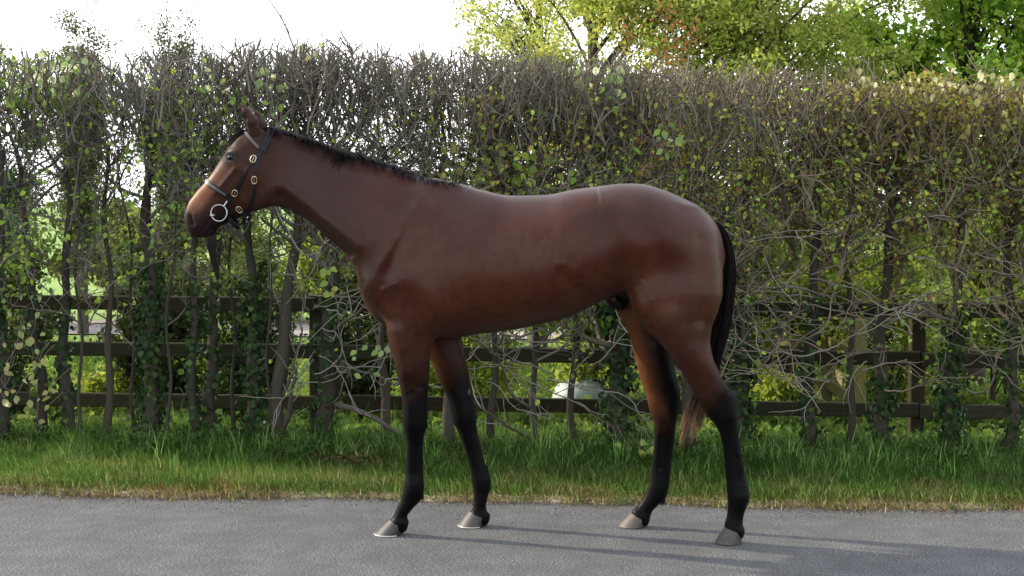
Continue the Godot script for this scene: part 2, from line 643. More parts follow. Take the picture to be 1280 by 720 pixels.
func build_field() -> void:
	coat_noise.seed = 7
	coat_noise.frequency = 1.0
	coat_noise.fractal_octaves = 3
	var tab := [
		["torso", Vector2(0.0000, 0.0000), Vector2(1.0000, 0.0000), Vector2(0.0000, 1.0000), [[-0.9065, 1.1823, 1.2812, 0.06, 0, 0], [-0.8843, 1.0978, 1.3549, 0.11, 0, 0], [-0.8548, 1.0244, 1.4286, 0.15, 0, 0], [-0.8105, 0.9733, 1.5022, 0.178, 0, 0.05], [-0.7441, 0.9372, 1.5759, 0.195, 0, 0.15], [-0.6631, 0.916, 1.6277, 0.207, 0, 0.25], [-0.56, 0.9024, 1.6284, 0.217, 0, 0.28], [-0.468, 0.8998, 1.6181, 0.228, 0, 0.25], [-0.3394, 0.9197, 1.5825, 0.247, 0, 0.18], [-0.1928, 0.9398, 1.5563, 0.262, 0, 0.14], [-0.0466, 0.9709, 1.561, 0.268, 0, 0.12], [0.0809, 1.009, 1.5856, 0.258, 0, 0.08], [0.1899, 1.0615, 1.6009, 0.25, 0, 0.04], [0.2987, 1.1102, 1.6126, 0.245, 0, 0.02], [0.3895, 1.1184, 1.6096, 0.24, 0, 0], [0.4986, 1.105, 1.585, 0.228, 0, 0], [0.5714, 1.0911, 1.5565, 0.21, 0, 0], [0.6441, 1.0919, 1.5208, 0.182, 0, 0], [0.6985, 1.1144, 1.4813, 0.15, 0, 0], [0.7384, 1.1512, 1.4308, 0.115, 0, 0], [0.7638, 1.2097, 1.3693, 0.075, 0, 0], [0.7747, 1.2607, 1.3076, 0.03, 0, 0]]],
		["neck", Vector2(-1.3587, 1.7113), Vector2(0.8516, -0.5241), Vector2(0.5241, 0.8516), [[-0.03, -0.2142, 0.1526, 0.066, 0, 0.1], [0.03, -0.2142, 0.1651, 0.072, 0, 0.2], [0.1, -0.2038, 0.1825, 0.072, 0, 0.3], [0.17, -0.1444, 0.1977, 0.074, 0, 0.35], [0.25, -0.1203, 0.2145, 0.081, 0, 0.38], [0.33, -0.1178, 0.2352, 0.094, 0, 0.38], [0.42, -0.1345, 0.2634, 0.115, 0, 0.38], [0.5, -0.1469, 0.2855, 0.135, 0, 0.36], [0.58, -0.1626, 0.3028, 0.155, 0, 0.33], [0.66, -0.1915, 0.3157, 0.175, 0, 0.3], [0.74, -0.2425, 0.3401, 0.19, 0, 0.28]]],
		["head", Vector2(-1.3697, 1.8140), Vector2(-0.5868, -0.8098), Vector2(-0.8098, 0.5868), [[-0.04, -0.1105, 0.0198, 0.05, 0, 0], [0, -0.1105, 0.0569, 0.066, 0, 0], [0.05, -0.1368, 0.0792, 0.082, 0, 0], [0.1, -0.1596, 0.0821, 0.094, 0, 0], [0.14, -0.1746, 0.0809, 0.096, 0, 0], [0.19, -0.1886, 0.0781, 0.084, 0, 0], [0.25, -0.1885, 0.0761, 0.069, 0, 0], [0.31, -0.1678, 0.0782, 0.059, 0, 0], [0.37, -0.1353, 0.0845, 0.053, 0, 0], [0.42, -0.107, 0.0857, 0.052, 0, 0], [0.46, -0.0886, 0.0789, 0.053, 0, 0], [0.49, -0.0827, 0.0679, 0.051, 0, 0], [0.515, -0.0711, 0.0469, 0.045, 0, 0], [0.535, -0.0496, 0.0228, 0.034, 0, 0], [0.55, -0.0334, -0.01, 0.015, 0, 0]]],
		["fore_near", Vector2(0.0000, 0.0000), Vector2(0.0000, -1.0000), Vector2(1.0000, 0.0000), [[-1.2419, -0.7005, -0.5727, 0.03, 0.08, 0], [-1.152, -0.7555, -0.5333, 0.06, 0.105, 0], [-1.0442, -0.7781, -0.5199, 0.072, 0.125, 0], [-0.99, -0.7575, -0.523, 0.073, 0.1277, 0], [-0.9354, -0.7521, -0.5338, 0.071, 0.1261, 0], [-0.8807, -0.7448, -0.5446, 0.067, 0.1246, 0], [-0.8259, -0.7303, -0.5554, 0.062, 0.123, 0], [-0.7711, -0.7138, -0.5589, 0.056, 0.1214, 0], [-0.7163, -0.7011, -0.5614, 0.05, 0.1199, 0], [-0.6614, -0.6883, -0.566, 0.045, 0.1183, 0], [-0.6063, -0.6813, -0.5677, 0.042, 0.1167, 0], [-0.5696, -0.6806, -0.5677, 0.043, 0.1157, 0], [-0.5144, -0.6791, -0.5694, 0.042, 0.1141, 0], [-0.4591, -0.6699, -0.5839, 0.036, 0.1125, 0], [-0.4222, -0.6644, -0.5875, 0.031, 0.1115, 0], [-0.3483, -0.6662, -0.5874, 0.027, 0.1094, 0], [-0.2928, -0.668, -0.5873, 0.027, 0.1078, 0], [-0.2558, -0.6716, -0.5851, 0.031, 0.1068, 0], [-0.2187, -0.6771, -0.5835, 0.034, 0.1057, 0], [-0.1889, -0.6844, -0.5861, 0.034, 0.1049, 0], [-0.1628, -0.6918, -0.5981, 0.032, 0.1042, 0], [-0.1364, -0.7047, -0.622, 0.031, 0.1034, 0], [-0.1064, -0.7157, -0.6477, 0.031, 0.1026, 0], [-0.0838, -0.7267, -0.6605, 0.033, 0.102, 0], [-0.0614, -0.7415, -0.6531, 0.042, 0.1014, 0], [-0.0391, -0.7415, -0.6568, 0.042, 0.1007, 0], [-0.013, -0.723, -0.6678, 0.03, 0.1, 0]]],
		["fore_far", Vector2(0.0000, 0.0000), Vector2(0.0000, -1.0000), Vector2(1.0000, 0.0000), [[-1.1996, -0.5887, -0.4579, 0.03, -0.08, 0], [-1.086, -0.6396, -0.4293, 0.06, -0.105, 0], [-0.9715, -0.6494, -0.4306, 0.073, -0.1303, 0], [-0.8963, -0.63, -0.4323, 0.07, -0.1287, 0], [-0.8211, -0.6068, -0.4201, 0.062, -0.1271, 0], [-0.7649, -0.5724, -0.4072, 0.056, -0.1259, 0], [-0.7085, -0.5494, -0.3962, 0.05, -0.1247, 0], [-0.6522, -0.5225, -0.3874, 0.045, -0.1235, 0], [-0.5958, -0.4957, -0.3787, 0.042, -0.1223, 0], [-0.5393, -0.4839, -0.3669, 0.043, -0.1212, 0], [-0.4941, -0.4742, -0.3628, 0.042, -0.1202, 0], [-0.4452, -0.4474, -0.3549, 0.036, -0.1192, 0], [-0.4001, -0.43, -0.3413, 0.031, -0.1182, 0], [-0.3511, -0.4126, -0.3258, 0.027, -0.1172, 0], [-0.2946, -0.396, -0.3084, 0.027, -0.116, 0], [-0.2569, -0.3874, -0.2986, 0.029, -0.1152, 0], [-0.2192, -0.3822, -0.2889, 0.033, -0.1144, 0], [-0.1889, -0.377, -0.2902, 0.033, -0.1138, 0], [-0.1586, -0.3715, -0.2986, 0.031, -0.1132, 0], [-0.1244, -0.3712, -0.307, 0.031, -0.1125, 0], [-0.0978, -0.3729, -0.3117, 0.031, -0.1119, 0], [-0.075, -0.3822, -0.3085, 0.033, -0.1114, 0], [-0.0523, -0.3952, -0.2913, 0.041, -0.1109, 0], [-0.0295, -0.3931, -0.2949, 0.041, -0.1105, 0], [-0.0068, -0.3741, -0.306, 0.03, -0.11, 0]]],
		["hind_near", Vector2(0.0000, 0.0000), Vector2(0.0000, -1.0000), Vector2(1.0000, 0.0000), [[-1.4982, 0.4404, 0.6313, 0.05, 0.06, 0], [-1.3617, 0.3794, 0.7092, 0.085, 0.095, 0], [-1.2188, 0.3443, 0.7554, 0.103, 0.12, 0], [-1.1295, 0.3413, 0.7556, 0.107, 0.132, 0], [-1.058, 0.3635, 0.7367, 0.102, 0.137, 0], [-0.9866, 0.4071, 0.7124, 0.092, 0.1419, 0], [-0.915, 0.4652, 0.7045, 0.082, 0.1429, 0], [-0.8614, 0.5124, 0.7106, 0.074, 0.1436, 0], [-0.8079, 0.5524, 0.7363, 0.066, 0.1444, 0], [-0.7543, 0.5889, 0.7584, 0.057, 0.1451, 0], [-0.7115, 0.6145, 0.7929, 0.051, 0.1457, 0], [-0.6651, 0.6437, 0.8239, 0.047, 0.1463, 0], [-0.622, 0.6675, 0.8281, 0.046, 0.1469, 0], [-0.5861, 0.6876, 0.8286, 0.045, 0.1474, 0], [-0.5324, 0.7313, 0.8348, 0.039, 0.1481, 0], [-0.4857, 0.7544, 0.8398, 0.033, 0.1487, 0], [-0.4389, 0.7648, 0.8469, 0.03, 0.1494, 0], [-0.3777, 0.7735, 0.8585, 0.028, 0.1502, 0], [-0.3056, 0.781, 0.8696, 0.028, 0.1512, 0], [-0.2623, 0.7852, 0.8816, 0.032, 0.1517, 0], [-0.2154, 0.7901, 0.8895, 0.035, 0.1524, 0], [-0.1791, 0.7928, 0.8804, 0.033, 0.1529, 0], [-0.1246, 0.7886, 0.864, 0.032, 0.1536, 0], [-0.0882, 0.7798, 0.861, 0.037, 0.1541, 0], [-0.0629, 0.7773, 0.8703, 0.043, 0.1544, 0], [-0.0411, 0.7776, 0.8689, 0.042, 0.1547, 0], [-0.0194, 0.7958, 0.8567, 0.03, 0.155, 0]]],
		["hind_far", Vector2(0.0000, 0.0000), Vector2(0.0000, -1.0000), Vector2(1.0000, 0.0000), [[-1.4317, 0.3923, 0.6125, 0.05, -0.06, 0], [-1.283, 0.3293, 0.6767, 0.085, -0.1, 0], [-1.1703, 0.2942, 0.6953, 0.1, -0.125, 0], [-1.0761, 0.2919, 0.6604, 0.1, -0.135, 0], [-1.0118, 0.304, 0.606, 0.095, -0.141, 0], [-0.9442, 0.3347, 0.5698, 0.088, -0.1419, 0], [-0.8878, 0.3579, 0.5595, 0.08, -0.1427, 0], [-0.8315, 0.3736, 0.5584, 0.072, -0.1435, 0], [-0.7863, 0.3854, 0.561, 0.065, -0.1441, 0], [-0.7374, 0.3972, 0.5691, 0.057, -0.1448, 0], [-0.6885, 0.4128, 0.5829, 0.051, -0.1455, 0], [-0.6358, 0.4341, 0.5961, 0.047, -0.1463, 0], [-0.5754, 0.4466, 0.5921, 0.046, -0.1471, 0], [-0.5375, 0.4579, 0.5852, 0.044, -0.1477, 0], [-0.4921, 0.4728, 0.5765, 0.038, -0.1483, 0], [-0.4352, 0.4762, 0.5725, 0.032, -0.1491, 0], [-0.3782, 0.4733, 0.567, 0.029, -0.1499, 0], [-0.321, 0.4684, 0.5603, 0.028, -0.1507, 0], [-0.2639, 0.4636, 0.5559, 0.028, -0.1515, 0], [-0.218, 0.4567, 0.5506, 0.032, -0.1521, 0], [-0.1798, 0.4459, 0.5455, 0.035, -0.1527, 0], [-0.1491, 0.4332, 0.5377, 0.035, -0.1531, 0], [-0.1259, 0.4203, 0.5181, 0.033, -0.1534, 0], [-0.0987, 0.4, 0.4921, 0.032, -0.1538, 0], [-0.0754, 0.3758, 0.4718, 0.034, -0.1541, 0], [-0.0523, 0.3704, 0.4627, 0.042, -0.1544, 0], [-0.0294, 0.3764, 0.4592, 0.042, -0.1547, 0], [-0.0103, 0.3917, 0.452, 0.03, -0.155, 0]]],
	]
	var blend := [0.05, 0.045, 0.03, 0.035, 0.035, 0.045, 0.045]
	for i in tab.size():
		lofts.append(Loft.new(tab[i], blend[i]))
	# sheath, jowl, lower lip
	var s := du(774, 380)
	caps.append(PackedFloat32Array([s.x - 0.02, s.y + 0.01, 0, 0.036, s.x + 0.005, s.y - 0.008, 0, 0.03, 0.02]))
	s = du(257, 288)
	var s2 := du(249, 291)
	caps.append(PackedFloat32Array([s.x, s.y, 0, 0.026, s2.x, s2.y, 0, 0.02, 0.012]))
	# shoulder and neck
	bump(522, 245, 470, 355, 12, 5.5)
	bump(506, 250, 455, 345, 14, -5.5)
	bump(540, 262, 500, 350, 15, 7)
	bump(470, 300, 462, 345, 8, 4)
	bump(640, 262, 690, 258, 20, -4)
	bump(814, 296, 834, 372, 13, -3.6)
	bump(866, 290, 850, 405, 18, 4.5)
	bump(702, 252, 716, 272, 7, 1.6)
	bump(516, 270, 484, 352, 7, -3.5)
	bump(519, 245, 505, 268, 7, -5)
	bump(464, 361, 466, 370, 18, 8)
	bump(522, 352, 545, 386, 24, 10)
	bump(562, 300, 562, 398, 15, -7)
	bump(486, 340, 520, 322, 10, -3)
	bump(540, 400, 545, 408, 12, 4)
	bump(352, 243, 440, 316, 6, -9)
	bump(350, 232, 448, 308, 10, 6)
	bump(385, 208, 455, 258, 18, -5)
	bump(360, 185, 470, 232, 12, 3)
	# barrel, flank, hip
	bump(600, 300, 680, 330, 60, 5)
	for k in 6:
		bump(606 + k * 19, 285, 622 + k * 19, 372, 5.5, 0.6)
	bump(704, 262, 724, 330, 18, 5)
	bump(758, 284, 774, 330, 18, -9)
	bump(742, 248, 756, 254, 13, 5)
	bump(702, 328, 742, 356, 7, 2.6)
	bump(706, 339, 740, 367, 9, -2.4)
	# quarters
	bump(795, 255, 845, 300, 36, 8)
	bump(793, 310, 802, 372, 20, 8)
	bump(800, 388, 810, 402, 14, 8)
	bump(870, 300, 872, 396, 9, -6)
	bump(838, 330, 850, 400, 16, -4)
	bump(886, 320, 886, 392, 10, 4)
	bump(862, 436, 884, 462, 12, 4, 1)
	bump(893, 448, 912, 482, 5, -7, 1)
	bump(905, 486, 912, 515, 9, 4, 1)
	bump(824, 440, 834, 480, 12, 4, -1)
	# legs
	bump(500, 412, 512, 462, 9, 5, 1)
	bump(526, 418, 526, 480, 5, -4, 1)
	bump(512, 440, 516, 490, 4, -2.5, 1)
	bump(518, 505, 518, 525, 14, 4, 1)
	bump(580, 505, 582, 525, 14, 4, -1)
	bump(521, 556, 521, 596, 2.6, -3, 1)
	bump(600, 552, 604, 590, 2.6, -4, -1)
	bump(918, 566, 921, 598, 2.6, -2, 1)
	bump(831, 556, 829, 596, 2.6, -4, -1)
	bump(517, 606, 517, 612, 9, 3, 1)
	bump(924, 616, 924, 622, 9, 3, 1)
	# head
	bump(317, 222, 322, 238, 18, 9)
	bump(300, 240, 280, 262, 9, -5)
	bump(293, 211, 268, 238, 3.6, 5)
	bump(280, 187, 293, 189, 5, 3)
	bump(281, 203, 292, 203, 4, 1)
	bump(286, 196, 288, 196, 5, -4)
	bump(303, 176, 310, 186, 7, -5)
	bump(266, 215, 244, 245, 7, 2)
	bump(233.5, 270, 236, 278, 3.6, -11)
	bump(240, 267, 243, 280, 4, 4)
	bump(262, 269, 245, 291, 2.0, -6)
	# veins and skin folds
	for w in [[598, 402, 640, 396, 690, 384], [505, 428, 511, 452, 516, 484], [846, 436, 866, 458, 884, 486], [690, 366, 720, 352, 744, 350], [300, 250, 290, 262, 282, 270], [470, 380, 482, 360, 500, 352], [800, 350, 812, 372, 818, 396]]:
		bump(w[0], w[1], w[2], w[3], 2.0, 1.1)
		bump(w[2], w[3], w[4], w[5], 2.0, 1.1)
	bump(548, 390, 556, 410, 2.5, -1.6)
	bump(556, 388, 566, 408, 2.5, -1.2)
	bump(776, 352, 790, 384, 4, -2.2)
	bump(456, 352, 452, 372, 3, -2)
	# ears: near, far, and the hollows in them
	for z in [1.0, -1.0]:
		var sh := Vector2(0, 0) if z > 0 else Vector2(9, 4)
		var c := [[317, 166, 0.042, 0.026], [313, 151, 0.049, 0.030], [306, 139, 0.053, 0.021], [299.5, 128, 0.053, 0.003]]
		var o := [[306, 158, 0.064, 0.010], [304, 148, 0.068, 0.014], [300, 138, 0.066, 0.008], [297, 130, 0.062, 0.0015]]
		for k in 3:
			for g in [0, 1]:
				var r0: Array = c[k] if g == 0 else o[k]
				var r1: Array = c[k + 1] if g == 0 else o[k + 1]
				var f: float = 0.4 + 0.6 * (k / 3.0)
				var f1: float = 0.4 + 0.6 * ((k + 1) / 3.0)
				var a := du(r0[0] + sh.x * f, r0[1] + sh.y * f)
				var b := du(r1[0] + sh.x * f1, r1[1] + sh.y * f1)
				ears.append(PackedFloat32Array([a.x, a.y, r0[2] * z, r0[3], b.x, b.y, r1[2] * z, r1[3], 0.008, g]))


func hoof(parent: Node3D, toe: Vector2, heel: Vector2, cf: Vector2, cr: Vector2, z: float, w: float, col: Color, shod: bool) -> void:
	var t := toe
	var hl := heel
	var f := cf
	var r := cr
	var mb := MB.new()
	var rows := 9
	var seg := 30
	var rings := []
	for j in rows:
		var k := float(j) / (rows - 1)
		var a := Vector2(t.x, 0.004).lerp(f, k) + Vector2(-0.0015 * sin(k * PI), 0)
		var b := Vector2(hl.x, 0.004).lerp(r, k)
		var ww := lerpf(w, w * 0.73, k)
		var ring := []
		for s in seg:
			var th := TAU * s / seg
			var cx := cos(th)
			var sx := sin(th)
			var px := -cx * (1.0 if cx > 0 else 0.94)
			var wz := sx * (1.0 - 0.12 * clampf(-cx, 0, 1))
			var m := (a + b) * 0.5
			var hh := (b - a) * 0.5
			var q := m + hh * px
			var lean := 1.0 + 0.012 * sin(k * 26.0)     # growth rings
			ring.append(Vector3(q.x, q.y, z + wz * ww * lean))
		rings.append(ring)
	for j in rows:
		for s in seg:
			var p: Vector3 = rings[j][s]
			var d1: Vector3 = rings[j][(s + 1) % seg] - rings[j][(s + seg - 1) % seg]
			var d2: Vector3 = rings[mini(j + 1, rows - 1)][s] - rings[maxi(j - 1, 0)][s]
			mb.v.append(p)
			mb.n.append(d2.cross(d1).normalized())
			var st := coat_noise.get_noise_3d(s * 2.3, j * 0.3, toe.x)
			var cc := col.darkened(clampf(0.12 + st * 0.5 + 0.2 * (float(j) / rows), 0.0, 0.6))
			mb.c.append(cc)
	for j in rows - 1:
		for s in seg:
			var s2 := (s + 1) % seg
			var q := j * seg
			mb.ix.append_array(PackedInt32Array([q + s, q + s2, q + seg + s, q + s2, q + seg + s2, q + seg + s]))
	for e in [0, rows - 1]:
		var m := mb.v.size()
		var ctr := Vector3.ZERO
		for s in seg:
			ctr += rings[e][s]
		mb.v.append(ctr / seg)
		mb.n.append(Vector3.DOWN if e == 0 else Vector3.UP)
		mb.c.append(col.darkened(0.3))
		for s in seg:
			mb.ix.append_array(PackedInt32Array([m, e * seg + s, e * seg + (s + 1) % seg]))
	var o := part(parent, "hoof", mb.mesh(M.hoof))
	if shod:
		var sh := MB.new()
		var path := []
		for s in range(-11, 12):
			var th := TAU * s / seg
			var q: Vector3 = rings[0][(s + seg) % seg]
			path.append(Vector3(q.x, 0.0037, q.z) + Vector3(-cos(th), 0, sin(th)) * 0.0015)
		sh.tube(pv(path), radii(0.0038, 0.0038, path.size()), 8, Color.WHITE, Color.WHITE, true)
		part(o, "shoe", sh.mesh(M.shoe))


func hair(mb: MB, pts: Array, r0: float, r1: float, c0: Color, c1: Color) -> void:
	mb.tube(pv(pts), radii(r0, r1, pts.size(), 1.4), 3, c0, c1)


func build_horse() -> Vector3:
	var at := Vector3(0.2, 0, -6.71)
	build_field()
	var horse := thing("horse", at)
	tag(horse, "dark bay horse with black legs standing side-on across the lane in a bridle", "horse")
	var mb := MB.new()
	var cut := du(352, 0).x
	nets(mb, Vector3(cut - 0.003, 0.004, -0.33), Vector3(0.95, 1.89, 0.33), 0.0078)
	nets(mb, Vector3(-1.72, 1.32, -0.15), Vector3(cut, 1.96, 0.15), 0.0046)
	nets(mb, du3(288, 172, 0.005), du3(334, 122, 0.095), 0.003, true)
	nets(mb, du3(288, 176, -0.095), du3(340, 122, -0.005), 0.003, true)
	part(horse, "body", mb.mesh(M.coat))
	# eyes
	for s in [1.0, -1.0]:
		var q := surf(du3(286.5, 195.5, 0.3 * s), du3(286.5, 195.5, 0))
		var e := SphereMesh.new()
		e.radius = 0.019
		e.height = 0.03
		e.radial_segments = 24
		e.rings = 12
		e.material = M.eye
		var o := part(horse, "eye", e)
		o.position = (q[0] as Vector3) - (q[1] as Vector3) * 0.0085
	# hooves
	hoof(horse, Vector2(-0.8096, 0), Vector2(-0.6825, 0), Vector2(-0.7417, 0.0715), Vector2(-0.664, 0.036), 0.10, 0.06, Color(0.024, 0.023, 0.021), true)
	hoof(horse, Vector2(-0.4421, 0), Vector2(-0.319, 0), Vector2(-0.3915, 0.0707), Vector2(-0.2987, 0.038), -0.11, 0.06, Color(0.04, 0.036, 0.03), true)
	hoof(horse, Vector2(0.7372, 0), Vector2(0.857, 0), Vector2(0.777, 0.0768), Vector2(0.8705, 0.0457), 0.155, 0.059, Color(0.044, 0.038, 0.029), false)
	hoof(horse, Vector2(0.3127, 0), Vector2(0.4371, 0), Vector2(0.3721, 0.0667), Vector2(0.4555, 0.0262), -0.155, 0.059, Color(0.075, 0.06, 0.045), false)  # far hind hoof: lighter colour stands in for the sun on it
	# mane: short hair along the crest, most of it fallen to the far side
	rng.seed = 11
	var crest := spline([Vector2(329, 158), Vector2(342, 161), Vector2(366, 169), Vector2(380, 173), Vector2(400, 181), Vector2(420, 188), Vector2(440, 194), Vector2(460, 200), Vector2(480, 206), Vector2(500, 214), Vector2(520, 221), Vector2(545, 225.5), Vector2(566, 228)], 12)
	var mane := MB.new()
	for i in 4200:
		var k := pow(rf(0, 1), 0.9) * (crest.size() - 1.01)
		var c2: Vector2 = crest[int(k)]
		var fade := smoothstep(566.0, 500.0, c2.x)
		var near := 1.0 if (absf(c2.x - 430.0) < 13.0 and rf(0, 1) < 0.1) else -1.0
		var lie := near < 0.0 and rf(0, 1) < 0.12
		if lie:
			near = 1.0
		var p := du3(c2.x, c2.y + 1.5, rf(-0.018, 0.02))
		var up := rf(0.005, 0.012) * (0.35 + 0.65 * fade) + (0.011 * exp(-pow((c2.x - 441.0) / 9.0, 2.0)))
		var ln := rf(0.05, 0.11) * (0.25 + 0.75 * fade)
		var back := rf(-0.01, 0.035)
		if lie:
			ln *= rf(0.05, 0.3)
			back *= 1.3
		elif near > 0:
			back = rf(-0.05, 0.01)
			ln *= rf(0.25, 0.75)
		var pts := [p, p + Vector3(back * 0.4, up, near * 0.012), p + Vector3(back, up * 0.7, near * 0.036), p + Vector3(back * 1.6, -ln * 0.45, near * 0.064), p + Vector3(back * 1.9, -ln, near * (0.075 if near < 0 else 0.082))]
		var cc := vary(Color(0.011, 0.0095, 0.011), 0.4)
		hair(mane, pts, 0.0017, 0.0005, cc, cc)
	part(horse, "mane", mane.mesh(M.hair))
	var fl := MB.new()
	for i in 420:
		var k := rf(0, 1)
		var z := rf(-0.032, 0.032)
		var p := du3(lerpf(313, 304, k), lerpf(160, 163, k), z * 0.7)
		var r1 := rf(0.55, 1.0)
		var e := Vector2(304, 163).lerp(Vector2(281 + rf(-3, 5), 184 + rf(-6, 3)), r1)
		var m := Vector2(304, 161).lerp(e, 0.5) + Vector2(-3.5, -4.0 + rf(0, 2))
		var cc := vary(Color(0.02, 0.016, 0.016), 0.4)
		hair(fl, [p, du3(lerpf(306, m.x, 0.5), lerpf(161, m.y, 0.5) - 1.5, z), du3(m.x, m.y, z * 1.1), du3(e.x, e.y, z * 1.2)], 0.0022, 0.0006, cc, cc)
	part(horse, "forelock", fl.mesh(M.hair))
	# tail
	var guide := spline([Vector2(882, 270), Vector2(897, 283), Vector2(907, 304), Vector2(910, 335), Vector2(908, 368), Vector2(904, 400), Vector2(898, 430), Vector2(891, 455), Vector2(882, 480), Vector2(873, 508), Vector2(866, 535), Vector2(860, 562)], 4)
	var gw := [4.0, 5.5, 6.5, 7.5, 9.0, 10.5, 11.0, 11.5, 13.5, 14.5, 13.5, 11.0]
	var tail := MB.new()
	var locks := []
	for i in 30:
		locks.append([Vector2(rf(-1, 1), rf(-1, 1)).limit_length(1.0), 1.0 - 0.34 * pow(rf(0, 1), 1.1), rf(0, TAU)])
	for i in 1800:
		var lk: Array = locks[i % 30]
		var a: Vector2 = (lk[0] as Vector2) * 0.85 + Vector2(rf(-0.3, 0.3), rf(-0.3, 0.3))
		var st := int(pow(rf(0, 1), 1.6) * guide.size() * 0.5)
		var en := int(guide.size() * clampf(lk[1] + rf(-0.07, 0.05), 0.5, 1.0))
		var pts := []
		var wob: float = lk[2] + rf(-0.3, 0.3)
		for g in range(st, en, 2):
			var q: Vector2 = guide[g]
			var wd := lerpf(gw[mini(g / 4, 11)], gw[mini(g / 4 + 1, 11)], (g % 4) / 4.0)
			var sw := a.x * wd * (0.9 + 0.3 * sin(wob + g * 0.22)) * smoothstep(-1.0, 5.0, float(g - st))
			pts.append(du3(q.x + sw, q.y, a.y * wd * 0.0043 - 0.01))
		var c0 := vary(Color(0.011, 0.009, 0.0095), 0.35)
		var c1 := vary(Color(0.17, 0.105, 0.068), 0.5) if rf(0, 1) < 0.7 else vary(Color(0.04, 0.024, 0.017), 0.4)
		var r := radii(0.002, 0.0005, pts.size(), 1.5)
		var b0 := tail.v.size()
		tail.tube(pv(pts), r, 3, c0, c0)
		for x in range(b0, tail.v.size()):
			tail.c[x] = c0.lerp(c1, smoothstep(462.0, 520.0, ud(tail.v[x]).y))
	part(horse, "tail", tail.mesh(M.hair))
	# ergot tufts at the back of the fetlocks
	for f in [Vector3(-0.5945, 0.1933, 0.105), Vector3(-0.302, 0.205, -0.115), Vector3(0.8786, 0.2197, 0.153), Vector3(0.5216, 0.1421, -0.153)]:
		var tm := MB.new()
		for i in 90:
			var p: Vector3 = f + Vector3(rf(-0.016, 0.002), rf(-0.006, 0.022), rf(-0.014, 0.014))
			hair(tm, [p, p + Vector3(0.005, -0.01, 0), p + Vector3(0.008 + rf(-0.006, 0.004), -0.03 + rf(-0.008, 0.008), rf(-0.006, 0.006))], 0.0017, 0.0005, Color(0.009, 0.007, 0.007), Color(0.009, 0.007, 0.007))
		part(horse, "fetlock_tuft", tm.mesh(M.hair))
	return at


# a strap as a thin leather band: points with outward normals
func band(parent: Node3D, called: String, pts: Array, width: float, thick: float, m: Material, wend := -1.0) -> MeshInstance3D:
	var mb := MB.new()
	var k := pts.size()
	for i in k:
		var p: Vector3 = pts[i][0]
		var nn: Vector3 = pts[i][1]
		var t: Vector3 = ((pts[mini(i + 1, k - 1)][0] as Vector3) - (pts[maxi(i - 1, 0)][0] as Vector3)).normalized()
		var s := t.cross(nn).normalized() * (width if wend < 0.0 else lerpf(width, wend, float(i) / (k - 1))) * 0.5
		nn = s.cross(t).normalized()
		var ring := [[p - s, -s.normalized() - nn], [p - s * 0.98 + nn * thick * 0.75, nn * 0.7 - s.normalized()], [p - s * 0.8 + nn * thick, nn], [p + s * 0.8 + nn * thick, nn], [p + s * 0.98 + nn * thick * 0.75, nn * 0.7 + s.normalized()], [p + s, s.normalized() - nn]]
		for r in ring:
			mb.v.append(r[0])
			mb.n.append((r[1] as Vector3).normalized())
			mb.c.append(Color.WHITE)
	for i in k - 1:
		for r in 6:
			var q := i * 6
			var r2 := (r + 1) % 6
			mb.ix.append_array(PackedInt32Array([q + r, q + 6 + r, q + r2, q + r2, q + 6 + r, q + 6 + r2]))
	return part(parent, called, mb.mesh(m))


func side_path(pts: Array, s: float, lift := 0.001) -> Array:
	var out := []
	for q in spline(pts, 5):
		var r := surf(du3(q.x, q.y, 0.3 * s), du3(q.x, q.y, 0))
		out.append([(r[0] as Vector3) + (r[1] as Vector3) * lift, r[1]])
	return smooth_path(out)


func ring_path(ctr: Vector2, e: Vector2, a0: float, a1: float, k: int, lift := 0.001) -> Array:
	var out := []
	var c := du3(ctr.x, ctr.y, 0)
	var d := Vector3(e.x, -e.y, 0).normalized()
	for i in k + 1:
		var th := lerpf(a0, a1, float(i) / k)
		var dir := d * cos(th) + Vector3(0, 0, 1) * sin(th)
		var r := surf(c + dir * 0.3, c)
		out.append([(r[0] as Vector3) + (r[1] as Vector3) * lift, r[1]])
	return smooth_path(out)


func smooth_path(a: Array) -> Array:
	for it in 2:
		var b := a.duplicate(true)
		for i in range(1, a.size() - 1):
			b[i] = [((a[i - 1][0] as Vector3) + a[i][0] * 2.0 + a[i + 1][0]) * 0.25, ((a[i - 1][1] as Vector3) + a[i][1] * 2.0 + a[i + 1][1]).normalized()]
		a = b
	return a


func buckle(parent: Node3D, u: float, v: float, s: float, ang: float, hw: float, hh: float, m: Material) -> void:
	var r := surf(du3(u, v, 0.3 * s), du3(u, v, 0))
	var n: Vector3 = r[1]
	var up := Vector3(sin(ang), cos(ang), 0)
	up = (up - n * up.dot(n)).normalized()
	var side := up.cross(n)
	var c := (r[0] as Vector3) + n * 0.0055
	var pts := []
	for q in [[-0.5, 1], [0.5, 1], [1, 0.55], [1, -0.55], [0.5, -1], [-0.5, -1], [-1, -0.55], [-1, 0.55], [-0.5, 1], [0.5, 1]]:
		pts.append(c + side * hw * q[0] + up * hh * q[1])
	var mb := MB.new()
	mb.tube(pv(pts), radii(0.0021, 0.0021, pts.size()), 7, Color.WHITE, Color.WHITE)
	var o := part(parent, "buckle", mb.mesh(m))
	var pr := MB.new()
	pr.tube(pv([c + up * hh, c - up * hh * 0.95 + n * 0.001]), radii(0.0015, 0.0012, 2), 5, Color.WHITE, Color.WHITE, true)
	part(o, "buckle_pin", pr.mesh(m))


